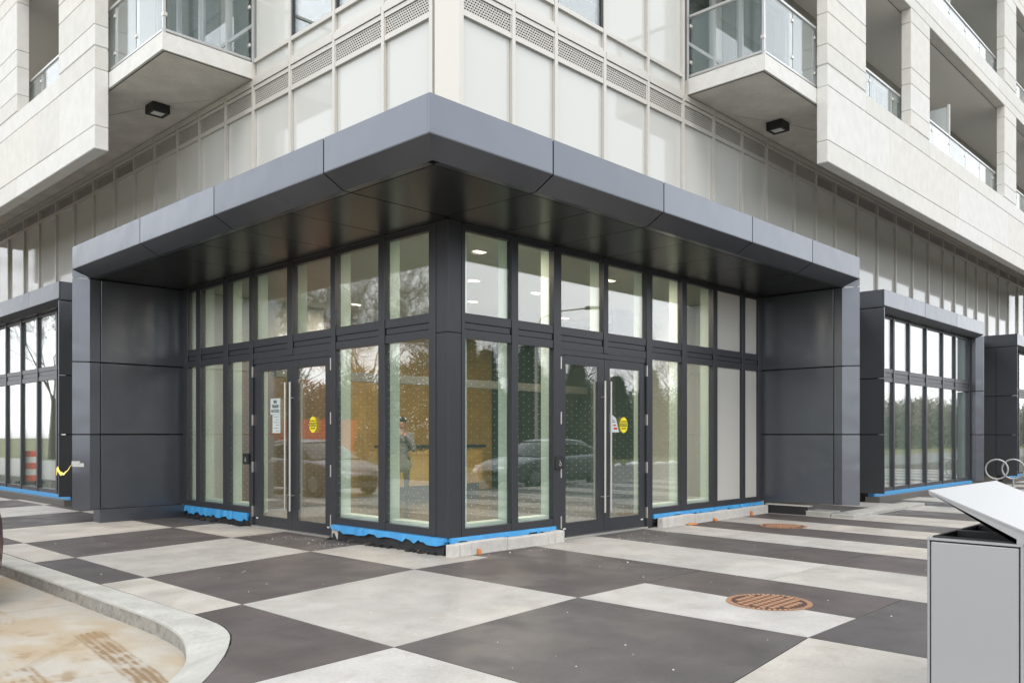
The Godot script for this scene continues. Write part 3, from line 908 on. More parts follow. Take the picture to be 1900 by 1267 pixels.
func shop_bay(F: int, s0: float, s1: float, ms: Array, joints: Array) -> void:
	var c := part("shop_bay", B)
	var nf := 0.92
	var ng := 0.60
	var run := 0.17
	var rows := [0.2, 1.459, 2.655, 4.165, 4.54]
	fbox(c, "bay_core", "black_gap", F, s0 + 0.03, s0 + 0.13, 0.2, 4.5, -0.28, nf - run)
	fbox(c, "bay_core", "black_gap", F, s1 - 0.13, s1 - 0.03, 0.2, 4.5, -0.28, nf - run)
	fbox(c, "bay_roof", "cladding_0", F, s0 + 0.03, s1 - 0.03, 4.2, 4.53, -0.28, nf - 0.035)
	for e in 2:
		var o: float = s0 if e == 0 else s1
		var i1: float = s0 + 0.16 if e == 0 else s1 - 0.16
		var sg: float = 1.0 if e == 0 else -1.0
		for i in 4:
			var y0: float = rows[i] + (0.0 if i == 0 else 0.010)
			var y1: float = rows[i + 1] - (0.010 if i < 3 else 0.0)
			if i < 3:
				fbox(c, "side_panel", "cladding_%d" % i, F, o, o + sg * 0.026, y0, y1, -0.02, 0.33)
				fbox(c, "side_panel", "cladding_%d" % i, F, o, o + sg * 0.026, y0, y1, 0.342, nf - 0.002, 0.003)
				solid(c, "bevel_panel", "cladding_%d" % ((i + 1) % 3), [P(F, o + sg * 0.027, y0, nf - 0.002), P(F, i1, y0, nf - run), P(F, o + sg * 0.03, y0, nf - run)], [P(F, o + sg * 0.027, y1, nf - 0.002), P(F, i1, y1, nf - run), P(F, o + sg * 0.03, y1, nf - run)])
				fbox(c, "reveal_panel", "cladding_%d" % ((i + 2) % 3), F, i1 - sg * 0.02, i1, y0, y1, ng, nf - run - 0.001)
			else:
				fbox(c, "side_panel", "cladding_1", F, o, o + sg * 0.026, y0, y1, -0.02, nf - 0.032)
	var edges := [s0]
	edges.append_array(joints)
	edges.append(s1)
	for i in edges.size() - 1:
		var a: float = edges[i] + (0.0 if i == 0 else 0.010)
		var b: float = edges[i + 1] - (0.0 if i == edges.size() - 2 else 0.010)
		fbox(c, "fascia_panel", "cladding_%d" % (i % 3), F, a, b, 4.205, 4.54, nf - 0.03, nf, 0.004)
		var ai := a + (0.16 if i == 0 else 0.0)
		var bi := b - (0.16 if i == edges.size() - 2 else 0.0)
		solid(c, "bevel_panel", "cladding_%d" % ((i + 1) % 3), [P(F, a, 4.20, nf - 0.003), P(F, b, 4.20, nf - 0.003), P(F, bi, 4.10, nf - run), P(F, ai, 4.10, nf - run)], [P(F, a, 4.27, nf - 0.004), P(F, b, 4.27, nf - 0.004), P(F, bi, 4.12, nf - run), P(F, ai, 4.12, nf - run)])
	fbox(c, "soffit_panel", "soffit", F, s0 + 0.16, s1 - 0.16, 4.102, 4.19, ng - 0.06, nf - run - 0.002)
	# glazing
	for i in ms.size():
		fbox(c, "mullion", "frame", F, ms[i] - 0.04, ms[i] + 0.04, 0.2, 4.1, ng - 0.07, ng + 0.03)
		fbox(c, "mullion_back", "inner_film", F, ms[i] - 0.03, ms[i] + 0.03, 0.2, 4.1, ng - 0.25, ng - 0.072)
	var eds := [s0 + 0.16]
	for m in ms:
		eds.append(m - 0.04)
		eds.append(m + 0.04)
	eds.append(s1 - 0.16)
	for i in range(0, eds.size(), 2):
		var a: float = eds[i]
		var b: float = eds[i + 1]
		if b - a < 0.02:
			continue
		for q in [[0.2, 0.285], [2.64, 2.735], [2.84, 2.93], [4.05, 4.10]]:
			fbox(c, "rail", "frame", F, a, b, q[0], q[1], ng - 0.06, ng + 0.018)
		fbox(c, "infill_panel", "frame", F, a + 0.01, b - 0.01, 2.742, 2.833, ng - 0.05, ng + 0.008)
		if b - a > 0.1:
			pane(c, F, a, b, 0.285, 2.64, ng - 0.015)
			pane(c, F, a, b, 2.93, 4.05, ng - 0.015)
	# the unlet room behind
	fbox(c, "room_floor", "lobby_floor", F, s0 + 0.03, s1 - 0.03, -0.35, 0.19, -2.99, ng - 0.26)
	fbox(c, "room_ceiling", "lobby_ceiling", F, s0 + 0.14, s1 - 0.14, 4.11, 4.19, -2.99, ng - 0.08)
	for o in [s0 + 0.03, s1 - 0.15]:
		fbox(c, "room_wall", "lobby_white", F, o, o + 0.12, 0.2, 4.19, -2.99, -0.285)
	if F == 1:
		fbox(c, "room_wall", "lobby_white", F, s0 + 0.2, s1 - 0.2, 0.2, 4.1, -2.98, -2.9)
	# membrane and rough base under the sill
	fbox(c, "blue_membrane", "blue_membrane", F, s0 + 0.1, s1 - 0.1, 0.12, 0.2, ng - 0.06, ng + 0.06)
	fbox(c, "rough_base", "rubble_base", F, s0 + 0.05, s1 - 0.05, -0.05, 0.12, ng - 0.1, ng + 0.2)

func balcony(F: int) -> void:
	var s0: float = 5.285 if F == 0 else 4.61
	var n1: float = 1.40 if F == 0 else 1.465
	var far: float = 32.0 if F == 0 else 21.0
	for lv in 3:
		var y: float = 7.08 + 3.05 * lv
		var c := part("balcony", B)
		fbox(c, "slab", "concrete" if lv == 0 else "painted_soffit", F, s0 + 0.012, far, y, y + 0.25, -0.28, n1 - 0.012)
		fbox(c, "slab_edge", "slab_edge", F, s0, far, y + 0.004, y + 0.26, n1 - 0.011, n1, 0.003)
		fbox(c, "slab_edge", "slab_edge", F, s0, s0 + 0.011, y + 0.004, y + 0.26, 0.035, n1 - 0.012)
		fbox(c, "drip_strip", "frame_dark", F, s0 + 0.03, far, y - 0.006, y - 0.0005, n1 - 0.05, n1 - 0.035)
		fbox(c, "drip_strip", "frame_dark", F, s0 + 0.03, s0 + 0.045, y - 0.006, y - 0.0005, 0.04, n1 - 0.055)
		if lv == 2:
			continue
		# glass guard: end panel, front panels
		var ty := y + 1.27
		fbox(c, "shoe_rail", "rail_metal", F, s0 + 0.01, s0 + 0.05, y + 0.29, y + 0.325, 0.05, n1 - 0.06)
		fbox(c, "shoe_rail", "rail_metal", F, s0 + 0.01, far, y + 0.29, y + 0.325, n1 - 0.055, n1 - 0.015)
		fbox(c, "top_rail", "rail_metal", F, s0 + 0.005, s0 + 0.055, ty, ty + 0.045, 0.03, n1 - 0.06, 0.004)
		fbox(c, "top_rail", "rail_metal", F, s0 + 0.005, far, ty, ty + 0.045, n1 - 0.06, n1 - 0.01, 0.004)
		fbox(c, "guard_pane", "rail_glass", F, s0 + 0.025, s0 + 0.035, y + 0.33, ty, 0.08, n1 - 0.09)
		var gs: Array = [s0 + 0.07, s0 + 1.0, s0 + 1.85]
		var s: float = s0 + 1.85
		while s < far - 1.3:
			s += 1.2
			gs.append(s)
		for i in gs.size() - 1:
			fbox(c, "guard_pane", "rail_glass", F, gs[i] + 0.02, gs[i + 1] - 0.02, y + 0.33, ty, n1 - 0.04, n1 - 0.03)
			fbox(c, "guard_post", "rail_metal", F, gs[i + 1] - 0.018, gs[i + 1] + 0.018, y + 0.26, ty, n1 - 0.075, n1 - 0.045)
			for yy in [y + 0.5, y + 1.1]:
				fbox(c, "clamp", "steel", F, gs[i + 1] - 0.03, gs[i + 1] + 0.03, yy, yy + 0.05, n1 - 0.044, n1 - 0.018, 0.004)
		fbox(c, "guard_post", "rail_metal", F, s0 + 0.005, s0 + 0.05, y + 0.26, ty, n1 - 0.055, n1 - 0.015)
		for q in [0.04, 0.06]:
			pass
		for yy in [y + 0.5, y + 1.1]:
			fbox(c, "clamp", "steel", F, s0 - 0.005, s0 + 0.05, yy, yy + 0.05, 0.055, 0.085, 0.004)
			fbox(c, "clamp", "steel", F, s0 - 0.005, s0 + 0.065, yy, yy + 0.06, n1 - 0.075, n1 - 0.01, 0.004)
		# wall behind: sliding doors and stucco
		s = s0 + 0.02
		var k := 0
		while s < far - 1.2:
			var e := s + (0.92 if k % 6 < 4 else 1.3)
			if k % 6 < 4:
				for q in [[s, s + 0.06, y + 0.26, y + 2.75], [e - 0.06, e, y + 0.26, y + 2.75]]:
					fbox(c, "door_frame", "rail_metal", F, q[0], q[1], q[2], q[3], -0.08, 0.0 if k % 2 == 0 else -0.03)
				fbox(c, "door_frame", "rail_metal", F, s + 0.06, e - 0.06, y + 0.26, y + 0.33, -0.08, -0.031)
				fbox(c, "door_frame", "rail_metal", F, s + 0.06, e - 0.06, y + 0.88, y + 0.94, -0.08, -0.031)
				fbox(c, "door_frame", "rail_metal", F, s + 0.06, e - 0.06, y + 2.68, y + 2.75, -0.08, -0.031)
				var st := new_st()
				st_box(st, P(F, s + 0.06, y + 0.33, -0.05), P(F, e - 0.06, y + 0.88, -0.044))
				st_box(st, P(F, s + 0.06, y + 0.94, -0.05), P(F, e - 0.06, y + 2.68, -0.044))
				put("door_pane", done(st), "glass", c)
				if lv == 0 and s < 9:
					frit_dots(c, F, s + 0.06, e - 0.06, y + 0.33, y + 2.6, -0.043)
				if k % 4 == 1:
					fbox(c, "curtain", "stucco", F, s + 0.1, s + 0.5, y + 0.3, y + 2.7, -0.2, -0.17)
			else:
				fbox(c, "stucco_wall", "stucco", F, s, e, y + 0.26, y + 2.75, -0.29, -0.01)
			fbox(c, "head_band", "stucco", F, s, e, y + 2.75, y + 3.05, -0.29, -0.02)
			s = e
			k += 1
		# privacy screen between two flats
		var ps: float = s0 + 9.2
		fbox(c, "screen_post", "white_paint", F, ps, ps + 0.05, y + 0.26, y + 2.1, n1 - 0.12, n1 - 0.07)
		fbox(c, "privacy_screen", "frosted", F, ps + 0.01, ps + 0.02, y + 0.3, y + 2.05, 0.02, n1 - 0.13)
	# conduit on the underside, to the lamp
	var wire := part("conduit", B)
	var lc: Vector3 = Vector3(7.47, 7.06, 0.53) if F == 0 else Vector3(6.74, 7.06, 0.62)
	tube(wire, "pipe", "concrete", [P(F, s0 + 1.2, 7.072, 0.04), P(F, lc.x, 7.072, lc.z)], 0.006, 6)
	tube(wire, "pipe", "concrete", [P(F, lc.x, 7.072, lc.z), P(F, lc.x + 1.6, 7.072, n1 - 0.25)], 0.006, 6)

func stone_wall(F: int) -> void:
	var c := part("stone_wall", B)
	var ds: float = 0.0 if F == 0 else -0.525
	var n0: float = 1.402 if F == 0 else 1.475
	var n1: float = 1.60 if F == 0 else 1.70
	var far: float = 31.5 + ds if F == 0 else 20.5
	var st := 7.128 + ds
	var r := RandomNumberGenerator.new()
	r.seed = 21 + F
	var piers := [[7.128, 8.78], [11.13, 12.26], [18.15, 19.31], [21.66, 22.8], [28.7, 29.85]]
	var courses := []
	# [y0, y1, joints along s]
	courses.append([6.05, 6.42, [8.755, 11.1, 14.0, 17.0, 20.0, 23.0, 26.0]])
	courses.append([6.42, 7.34, [8.77, 9.95, 14.21, 18.5, 22.5, 26.5]])
	courses.append([7.34, 7.68, [8.78, 12.24, 17.2, 21.6, 25.8]])
	for lv in 2:
		var y := 10.115 + 3.05 * lv
		courses.append([y, y + 0.24, [9.4, 12.0, 15.0, 18.2, 21.4, 24.6]])
		courses.append([y + 0.24, y + 0.615, [8.78, 12.24, 14.9, 17.6, 21.6, 25.8]])
	for q in courses:
		var es := [st]
		for j in q[2]:
			if j + ds < far - 0.5:
				es.append(j + ds)
		es.append(far)
		for i in es.size() - 1:
			fbox(c, "stone_panel", "stone_%d" % r.randi_range(0, 2), F, es[i] + (0.0 if i == 0 else 0.002), es[i + 1] - 0.002, q[0] + 0.001, q[1] - 0.001, n0, n1 + r.randf_range(-0.0015, 0.0015), 0.011)
	for lv in 2:
		var y := 7.68 + 3.05 * lv
		var js := [0.03, 0.365, 0.895, 1.22, 2.14, 2.434]
		for p in piers:
			var a: float = p[0] + ds
			var b: float = p[1] + ds
			if b > far:
				continue
			# shadow groove at the foot of the pier
			fbox(c, "base_course", "stone_1", F, a + 0.012, b - 0.012, y, y + 0.03, n0 + 0.012, n1 - 0.014)
			for i in 5:
				fbox(c, "pier_block", "stone_%d" % r.randi_range(0, 2), F, a, b, y + js[i] + 0.001, y + js[i + 1] - 0.001, n0, n1 + r.randf_range(-0.0015, 0.0015), 0.011)

func jagged(parent: Node3D, called: String, m, F: int, s0: float, s1: float, y0: float, y1: float, n0: float, n1: float, ragged: float, sd: int, wobble := 1.0) -> void:
	# a torn sheet: its lower edge wanders
	var r := RandomNumberGenerator.new()
	r.seed = sd
	var st := new_st()
	var s := s0
	var d := 0.0
	var last := n1
	while s < s1 - 0.001:
		var e := minf(s + r.randf_range(0.04, 0.12), s1)
		var d2 := r.randf_range(-1, 1) * ragged
		var nn := n1 + r.randf_range(-0.02, 0.014) * wobble
		convex(st, prism_faces([P(F, s, y1, n0), P(F, s, y1, last), P(F, s, y0 + d, last + 0.012), P(F, s, y0 + d, n0)], [P(F, e, y1, n0), P(F, e, y1, nn), P(F, e, y0 + d2, nn + 0.012), P(F, e, y0 + d2, n0)]))
		s = e
		d = d2
		last = nn
	put(called, done(st), m, parent)

func footing(F: int) -> void:
	var c := part("footing", B)
	var runs: Array = [[0.0, 1.95], [4.27, 7.8]] if F == 0 else [[0.0, 2.34], [4.72, 7.05]]
	for i in 2:
		var a: float = runs[i][0]
		var b: float = runs[i][1]
		fbox(c, "upstand", "black_membrane", F, a + 0.05, b, -0.02, 0.206, -0.2, -0.002)
		if F == 0:
			jagged(c, "blue_membrane", "blue_membrane", F, a, b, 0.135, 0.206, -0.001, 0.05, 0.034, 60 + i)
			jagged(c, "black_membrane", "black_membrane", F, a, b, 0.07, 0.16, -0.001, 0.022, 0.03, 70 + i, 0.3)
			# pale concrete blocks laid along the foot
			var s: float = a - 0.11 if i == 0 else a + 0.05
			var j := 0
			while s < b - 0.1:
				var e: float = minf(s + [0.14, 0.19, 0.62, 0.78][j % 4], b)
				fbox(c, "kerb_block", "block", F, s + 0.002, e - 0.002, -0.03, 0.145 + 0.006 * (j % 3), 0.075, 0.185 + 0.004 * (j % 2), 0.008)
				s = e
				j += 1
		else:
			jagged(c, "blue_membrane", "blue_membrane", F, a + (0.0 if i == 0 else 0.0), b, 0.132 if i == 0 else 0.09, 0.206, -0.001, 0.088 if i == 0 else 0.06, 0.035, 80 + i)
			jagged(c, "black_membrane", "black_membrane", F, a, b, -0.02, 0.16, -0.001, 0.062 if i == 0 else 0.035, 0.0, 90 + i, 0.3)
			var r := RandomNumberGenerator.new()
			r.seed = 99 + i
			for k in 34:
				var s := r.randf_range(a, b)
				var h := r.randf_range(0.01, 0.035)
				fbox(c, "rubble", "black_membrane" if r.randf() < 0.75 else "joint", F, s, s + r.randf_range(0.02, 0.07), -0.01, h, 0.02, r.randf_range(0.1, 0.17), 0.004)
	if F == 1:
		fbox(c, "kerb_block", "block", F, 2.2, 2.36, -0.03, 0.185, 0.0, 0.07, 0.01)
		# metal plinth under the portal fin
		fbox(c, "metal_plinth", "cladding_0", F, 6.93, 7.2, -0.02, 0.215, 0.06, 1.50, 0.003)
	else:
		fbox(c, "black_base", "black_membrane", F, 7.84, 8.0, -0.02, 0.15, 0.06, 0.86, 0.01)
		fbox(c, "pale_strip", "block", F, 7.845, 7.99, 0.155, 0.175, 0.1, 0.95)
		fbox(c, "concrete_pad", "kerb", F, 7.84, 8.3, -0.02, 0.085, 0.88, 1.32, 0.008)
		fbox(c, "concrete_pad", "kerb", F, 7.86, 11.5, -0.02, 0.06, 1.34, 1.74, 0.008)

# ------------------------------------------------------------------ the lobby behind the glass
func build_lobby() -> void:
	var c := part("lobby", B)
	box(c, "floor", "lobby_floor", Vector3(0.06, 0.0, -7.19), Vector3(8.0, 0.022, -0.082))
	box(c, "floor", "lobby_floor", Vector3(3.0, 0.0, -9.2), Vector3(9.0, 0.021, -7.2))
	box(c, "ceiling", "lobby_ceiling", Vector3(0.07, 4.04, -7.19), Vector3(8.0, 4.27, -0.08))
	box(c, "ceiling", "lobby_ceiling", Vector3(3.0, 4.04, -9.2), Vector3(9.0, 4.271, -7.2))
	box(c, "side_wall", "lobby_white", Vector3(8.0, 0.0, -3.01), Vector3(8.12, 4.27, -0.08))
	box(c, "side_wall", "lobby_white", Vector3(8.13, 0.0, -3.2), Vector3(9.0, 4.27, -3.02))
	box(c, "side_wall", "lobby_white", Vector3(0.08, 0.0, -7.32), Vector3(3.0, 4.27, -7.2))
	box(c, "side_wall", "lobby_dark", Vector3(7.2, 0.02, -3.0), Vector3(7.98, 4.03, -2.9))
	box(c, "corner_lining", "inner_film", Vector3(0.10, 0.2, -0.40), Vector3(0.40, 4.03, -0.10))
	box(c, "beam", "beam_grey", Vector3(0.6, 2.42, -5.1), Vector3(8.9, 2.58, -4.95))
	box(c, "screen_post", "beam_grey", Vector3(2.9, 0.02, -5.1), Vector3(3.02, 2.41, -4.97))
	for k in 7:
		box(c, "wood_panel", "wood" if k > 1 else "wood_dark", Vector3(0.9 + 1.15 * k, 0.03, -7.19 if k < 2 else -8.3), Vector3(2.04 + 1.15 * k, 2.9 if k < 2 else 4.02, -7.12 if k < 2 else -8.22), 0.004)
	for k in 4:
		box(c, "grey_panel", "lobby_dark", Vector3(8.86, 0.03, -8.2 + 1.2 * k), Vector3(8.94, 4.02, -7.01 + 1.2 * k), 0.004)
	# lit ceiling fittings
	for q in [[1.43, -0.94, "nearest the corner column"], [2.9, -2.6, "second inwards from the corner column"], [4.41, -4.23, "third inwards from the corner column"], [4.53, -2.68, "behind the second pane of the street front"], [4.47, -0.96, "just above the right hand doors"], [7.4, -4.44, "deep in the lobby behind the right hand doors"], [3.05, -6.14, "behind the panes left of the corner column"], [1.5, -4.4, "just above the left hand doors"]]:
		var l := thing("ceiling_light", "small lit rectangular ceiling light " + q[2], "light", Vector3(q[0], 4.036, q[1]), "lit lights in the lobby ceiling")
		box(l, "frame", "white_paint", Vector3(-0.11, -0.012, -0.055), Vector3(0.11, 0.002, 0.055), 0.003)
		box(l, "light_panel", "light_panel", Vector3(-0.095, -0.02, -0.04), Vector3(0.095, -0.013, 0.04))
		var a := AreaLight3D.new()
		a.name = "glow"
		a.area_size = Vector2(0.18, 0.07)
		a.light_energy = 2.2
		a.light_color = Color(1.0, 0.93, 0.82)
		a.shadow_enabled = true
		l.add_child(a)
		a.position = Vector3(0, -0.03, 0)
		a.rotation = Vector3(-PI / 2, 0, 0)
	var d := thing("reception_desk", "wood fronted reception desk with a black top inside the lobby", "desk", Vector3(5.9, 0.022, -7.2))
	box(d, "front", "wood", Vector3(-1.3, 0.3, 0.3), Vector3(1.3, 1.14, 0.36), 0.004)
	box(d, "counter_top", "lobby_dark", Vector3(-1.36, 1.142, -0.35), Vector3(1.36, 1.2, 0.42), 0.006)
	box(d, "plinth", "lobby_dark", Vector3(-1.25, 0, -0.3), Vector3(1.25, 0.298, 0.29))
	box(d, "side", "wood", Vector3(-1.3, 0.3, -0.3), Vector3(-1.24, 1.14, 0.298))
	box(d, "side", "wood", Vector3(1.24, 0.3, -0.3), Vector3(1.3, 1.14, 0.298))
	build_person()

# surface nets over a smooth union of tapered capsules [a, b, ra, rb]
func nets(bones: Array, cell: float, blend: float) -> ArrayMesh:
	var lo := Vector3.INF
	var hi := -Vector3.INF
	for b in bones:
		for e in 2:
			var r: float = b[2 + e] + 2.5 * cell
			lo = lo.min(b[e] - Vector3.ONE * r)
			hi = hi.max(b[e] + Vector3.ONE * r)
	var nx := int((hi.x - lo.x) / cell) + 2
	var ny := int((hi.y - lo.y) / cell) + 2
	var nz := int((hi.z - lo.z) / cell) + 2
	var field := PackedFloat32Array()
	field.resize(nx * ny * nz)
	field.fill(1.0)
	for b in bones:
		var a: Vector3 = b[0]
		var ab: Vector3 = b[1] - a
		var l2 := maxf(ab.length_squared(), 1e-9)
		var rm: float = maxf(b[2], b[3]) + 3.0 * blend + 2.0 * cell
		var mn: Vector3 = (a.min(b[1]) - Vector3.ONE * rm - lo) / cell
		var mx: Vector3 = (a.max(b[1]) + Vector3.ONE * rm - lo) / cell
		for z in range(maxi(0, int(mn.z)), mini(nz, int(mx.z) + 2)):
			for y in range(maxi(0, int(mn.y)), mini(ny, int(mx.y) + 2)):
				for x in range(maxi(0, int(mn.x)), mini(nx, int(mx.x) + 2)):
					var p := lo + Vector3(x, y, z) * cell - a
					var t := clampf(p.dot(ab) / l2, 0, 1)
					var d := (p - ab * t).length() - lerpf(b[2], b[3], t)
					var k := (z * ny + y) * nx + x
					var o := field[k]
					var h := maxf(blend - absf(o - d), 0.0) / blend
					field[k] = minf(o, d) - h * h * blend * 0.25
	var idx := {}
	var verts := []
	var corner := [Vector3i(0, 0, 0), Vector3i(1, 0, 0), Vector3i(0, 1, 0), Vector3i(1, 1, 0), Vector3i(0, 0, 1), Vector3i(1, 0, 1), Vector3i(0, 1, 1), Vector3i(1, 1, 1)]
	var edge := [[0, 1], [2, 3], [4, 5], [6, 7], [0, 2], [1, 3], [4, 6], [5, 7], [0, 4], [1, 5], [2, 6], [3, 7]]
	for z in nz - 1:
		for y in ny - 1:
			for x in nx - 1:
				var v := []
				var inside := 0
				for c in corner:
					var f := field[((z + c.z) * ny + y + c.y) * nx + x + c.x]
					v.append(f)
					if f < 0:
						inside += 1
				if inside == 0 or inside == 8:
					continue
				var sum := Vector3.ZERO
				var n := 0
				for e in edge:
					var f0: float = v[e[0]]
					var f1: float = v[e[1]]
					if (f0 < 0) != (f1 < 0):
						sum += Vector3(corner[e[0]]).lerp(Vector3(corner[e[1]]), f0 / (f0 - f1))
						n += 1
				idx[(z * ny + y) * nx + x] = verts.size()
				verts.append(lo + (Vector3(x, y, z) + sum / n) * cell)
	var st := SurfaceTool.new()
	st.begin(Mesh.PRIMITIVE_TRIANGLES)
	st.set_smooth_group(0)
	for p in verts:
		st.add_vertex(p)
	var sx := 1
	var sy := nx
	var sz := nx * ny
	for key in idx:
		var f := field[key]
		for ax in 3:
			var stp: int = [sx, sy, sz][ax]
			var f1 := field[key + stp]
			if (f < 0) == (f1 < 0):
				continue
			var u: int = [sy, sz, sx][ax]
			var w: int = [sz, sx, sy][ax]
			if not (idx.has(key - u) and idx.has(key - w) and idx.has(key - u - w)):
				continue
			var q := [idx[key], idx[key - u], idx[key - u - w], idx[key - w]]
			if f1 < 0:
				q.reverse()
			for i in [0, 2, 1, 0, 3, 2]:
				st.add_index(q[i])
	st.generate_normals()
	return st.commit()

func build_person() -> void:
	# stands in the lobby facing the glass, both hands raised in front of the face
	var o := thing("person", "person in a grey coat standing inside the lobby, hands raised to the face", "person", Vector3(4.25, 0.022, -6.22))
	o.rotation.y = -0.72
	var V := func(x: float, y: float, z: float) -> Vector3: return Vector3(x, y, z)
	var body := []
	for s in [-1.0, 1.0]:
		body.append([V.call(0.10 * s, 0.92, 0), V.call(0.105 * s, 0.50, 0.015), 0.088, 0.06])
		body.append([V.call(0.105 * s, 0.50, 0.015), V.call(0.11 * s, 0.09, -0.02), 0.058, 0.04])
		body.append([V.call(0.11 * s, 0.05, -0.03), V.call(0.125 * s, 0.035, 0.15), 0.042, 0.034])
	put("trousers_and_shoes", nets(body, 0.014, 0.03), "trousers", o)
	var coat := []
	coat.append([V.call(-0.07, 0.80, 0), V.call(0.07, 0.80, 0), 0.145, 0.145])
	coat.append([V.call(0, 0.82, 0), V.call(0, 1.15, 0), 0.15, 0.135])
	coat.append([V.call(-0.05, 1.15, 0), V.call(0.05, 1.15, 0), 0.13, 0.13])
	coat.append([V.call(-0.07, 1.32, 0), V.call(0.07, 1.32, 0), 0.13, 0.13])
	coat.append([V.call(-0.14, 1.42, 0), V.call(0.14, 1.42, 0), 0.07, 0.07])
	coat.append([V.call(0, 1.42, 0), V.call(0, 1.50, 0.0), 0.08, 0.062])
	for s in [-1.0, 1.0]:
		coat.append([V.call(0.19 * s, 1.41, 0), V.call(0.25 * s, 1.14, 0.09), 0.066, 0.053])
		coat.append([V.call(0.25 * s, 1.14, 0.09), V.call(0.095 * s, 1.40, 0.25), 0.052, 0.038])
	put("body", nets(coat, 0.013, 0.045), "coat", o)
	var head := []
	head.append([V.call(0, 1.47, 0.0), V.call(0, 1.56, 0.01), 0.052, 0.05])
	head.append([V.call(0, 1.66, 0.0), V.call(0, 1.70, -0.01), 0.078, 0.08])
	head.append([V.call(0, 1.60, 0.035), V.call(0, 1.66, 0.03), 0.048, 0.06])
	head.append([V.call(0, 1.66, 0.085), V.call(0, 1.63, 0.108), 0.009, 0.013])
	for s in [-1.0, 1.0]:
		head.append([V.call(0.079 * s, 1.68, -0.005), V.call(0.08 * s, 1.645, 0.0), 0.014, 0.011])
		head.append([V.call(0.03 * s, 1.68, 0.078), V.call(0.032 * s, 1.68, 0.08), 0.012, 0.012])
	head.append([V.call(-0.02, 1.598, 0.08), V.call(0.02, 1.598, 0.08), 0.009, 0.009])
	put("head", nets(head, 0.006, 0.02), "skin", o)
	var hair := []
	hair.append([V.call(0, 1.72, -0.02), V.call(0, 1.73, 0.0), 0.088, 0.086])
	hair.append([V.call(0, 1.66, -0.045), V.call(0, 1.60, -0.05), 0.075, 0.06])
	for s in [-1.0, 1.0]:
		hair.append([V.call(0.05 * s, 1.74, 0.03), V.call(0.07 * s, 1.66, -0.03), 0.04, 0.03])
	put("hair", nets(hair, 0.008, 0.025), "hair", o)
	for s in [-1.0, 1.0]:
		var hand := []
		var w: Vector3 = V.call(0.092 * s, 1.405, 0.255)
		var k: Vector3 = V.call(0.07 * s, 1.475, 0.275)
		hand.append([w, w.lerp(k, 0.4), 0.026, 0.026])
		for f in 4:
			var base: Vector3 = k + V.call(-0.012 * s, 0.012 - 0.019 * f, 0.005)
			hand.append([w.lerp(k, 0.35), base, 0.018, 0.011])
			var mid: Vector3 = base + V.call(-0.018 * s, 0.012, 0.026)
			hand.append([base, mid, 0.0095, 0.0085])
			hand.append([mid, mid + V.call(-0.03 * s, 0.006 - 0.002 * f, -0.004 + 0.002 * f), 0.0085, 0.0075])
		var th: Vector3 = w.lerp(k, 0.3) + V.call(-0.015 * s, 0.0, -0.015)
		hand.append([th, th + V.call(-0.022 * s, 0.035, -0.012), 0.012, 0.010])
		hand.append([th + V.call(-0.022 * s, 0.035, -0.012), th + V.call(-0.028 * s, 0.062, 0.0), 0.010, 0.0085])
		put("hand", nets(hand, 0.0045, 0.006), "skin", o)

# ------------------------------------------------------------------ small things
func notice(F: int, s0: float, s1: float, y0: float, y1: float, label: String, lines: Array, big: bool) -> void:
	var o := thing("paper_notice", label, "notice")
	fbox(o, "sheet", "paper", F, s0, s1, y0, y1, -0.0075, -0.0065)
	var mid := (s0 + s1) / 2
	for i in lines.size():
		var y: float = y1 - (y1 - y0) * (i + 0.75) / (lines.size() + 0.5)
		if big:
			lettering(o, "lettering", lines[i], 0.066, "ink", on_facade(F, mid, y, -0.0041))
		else:
			fbox(o, "print_line", "ink", F, s0 + 0.04, s1 - 0.04 - 0.05 * (i % 2), y - 0.003, y + 0.003, -0.0064, -0.0058)

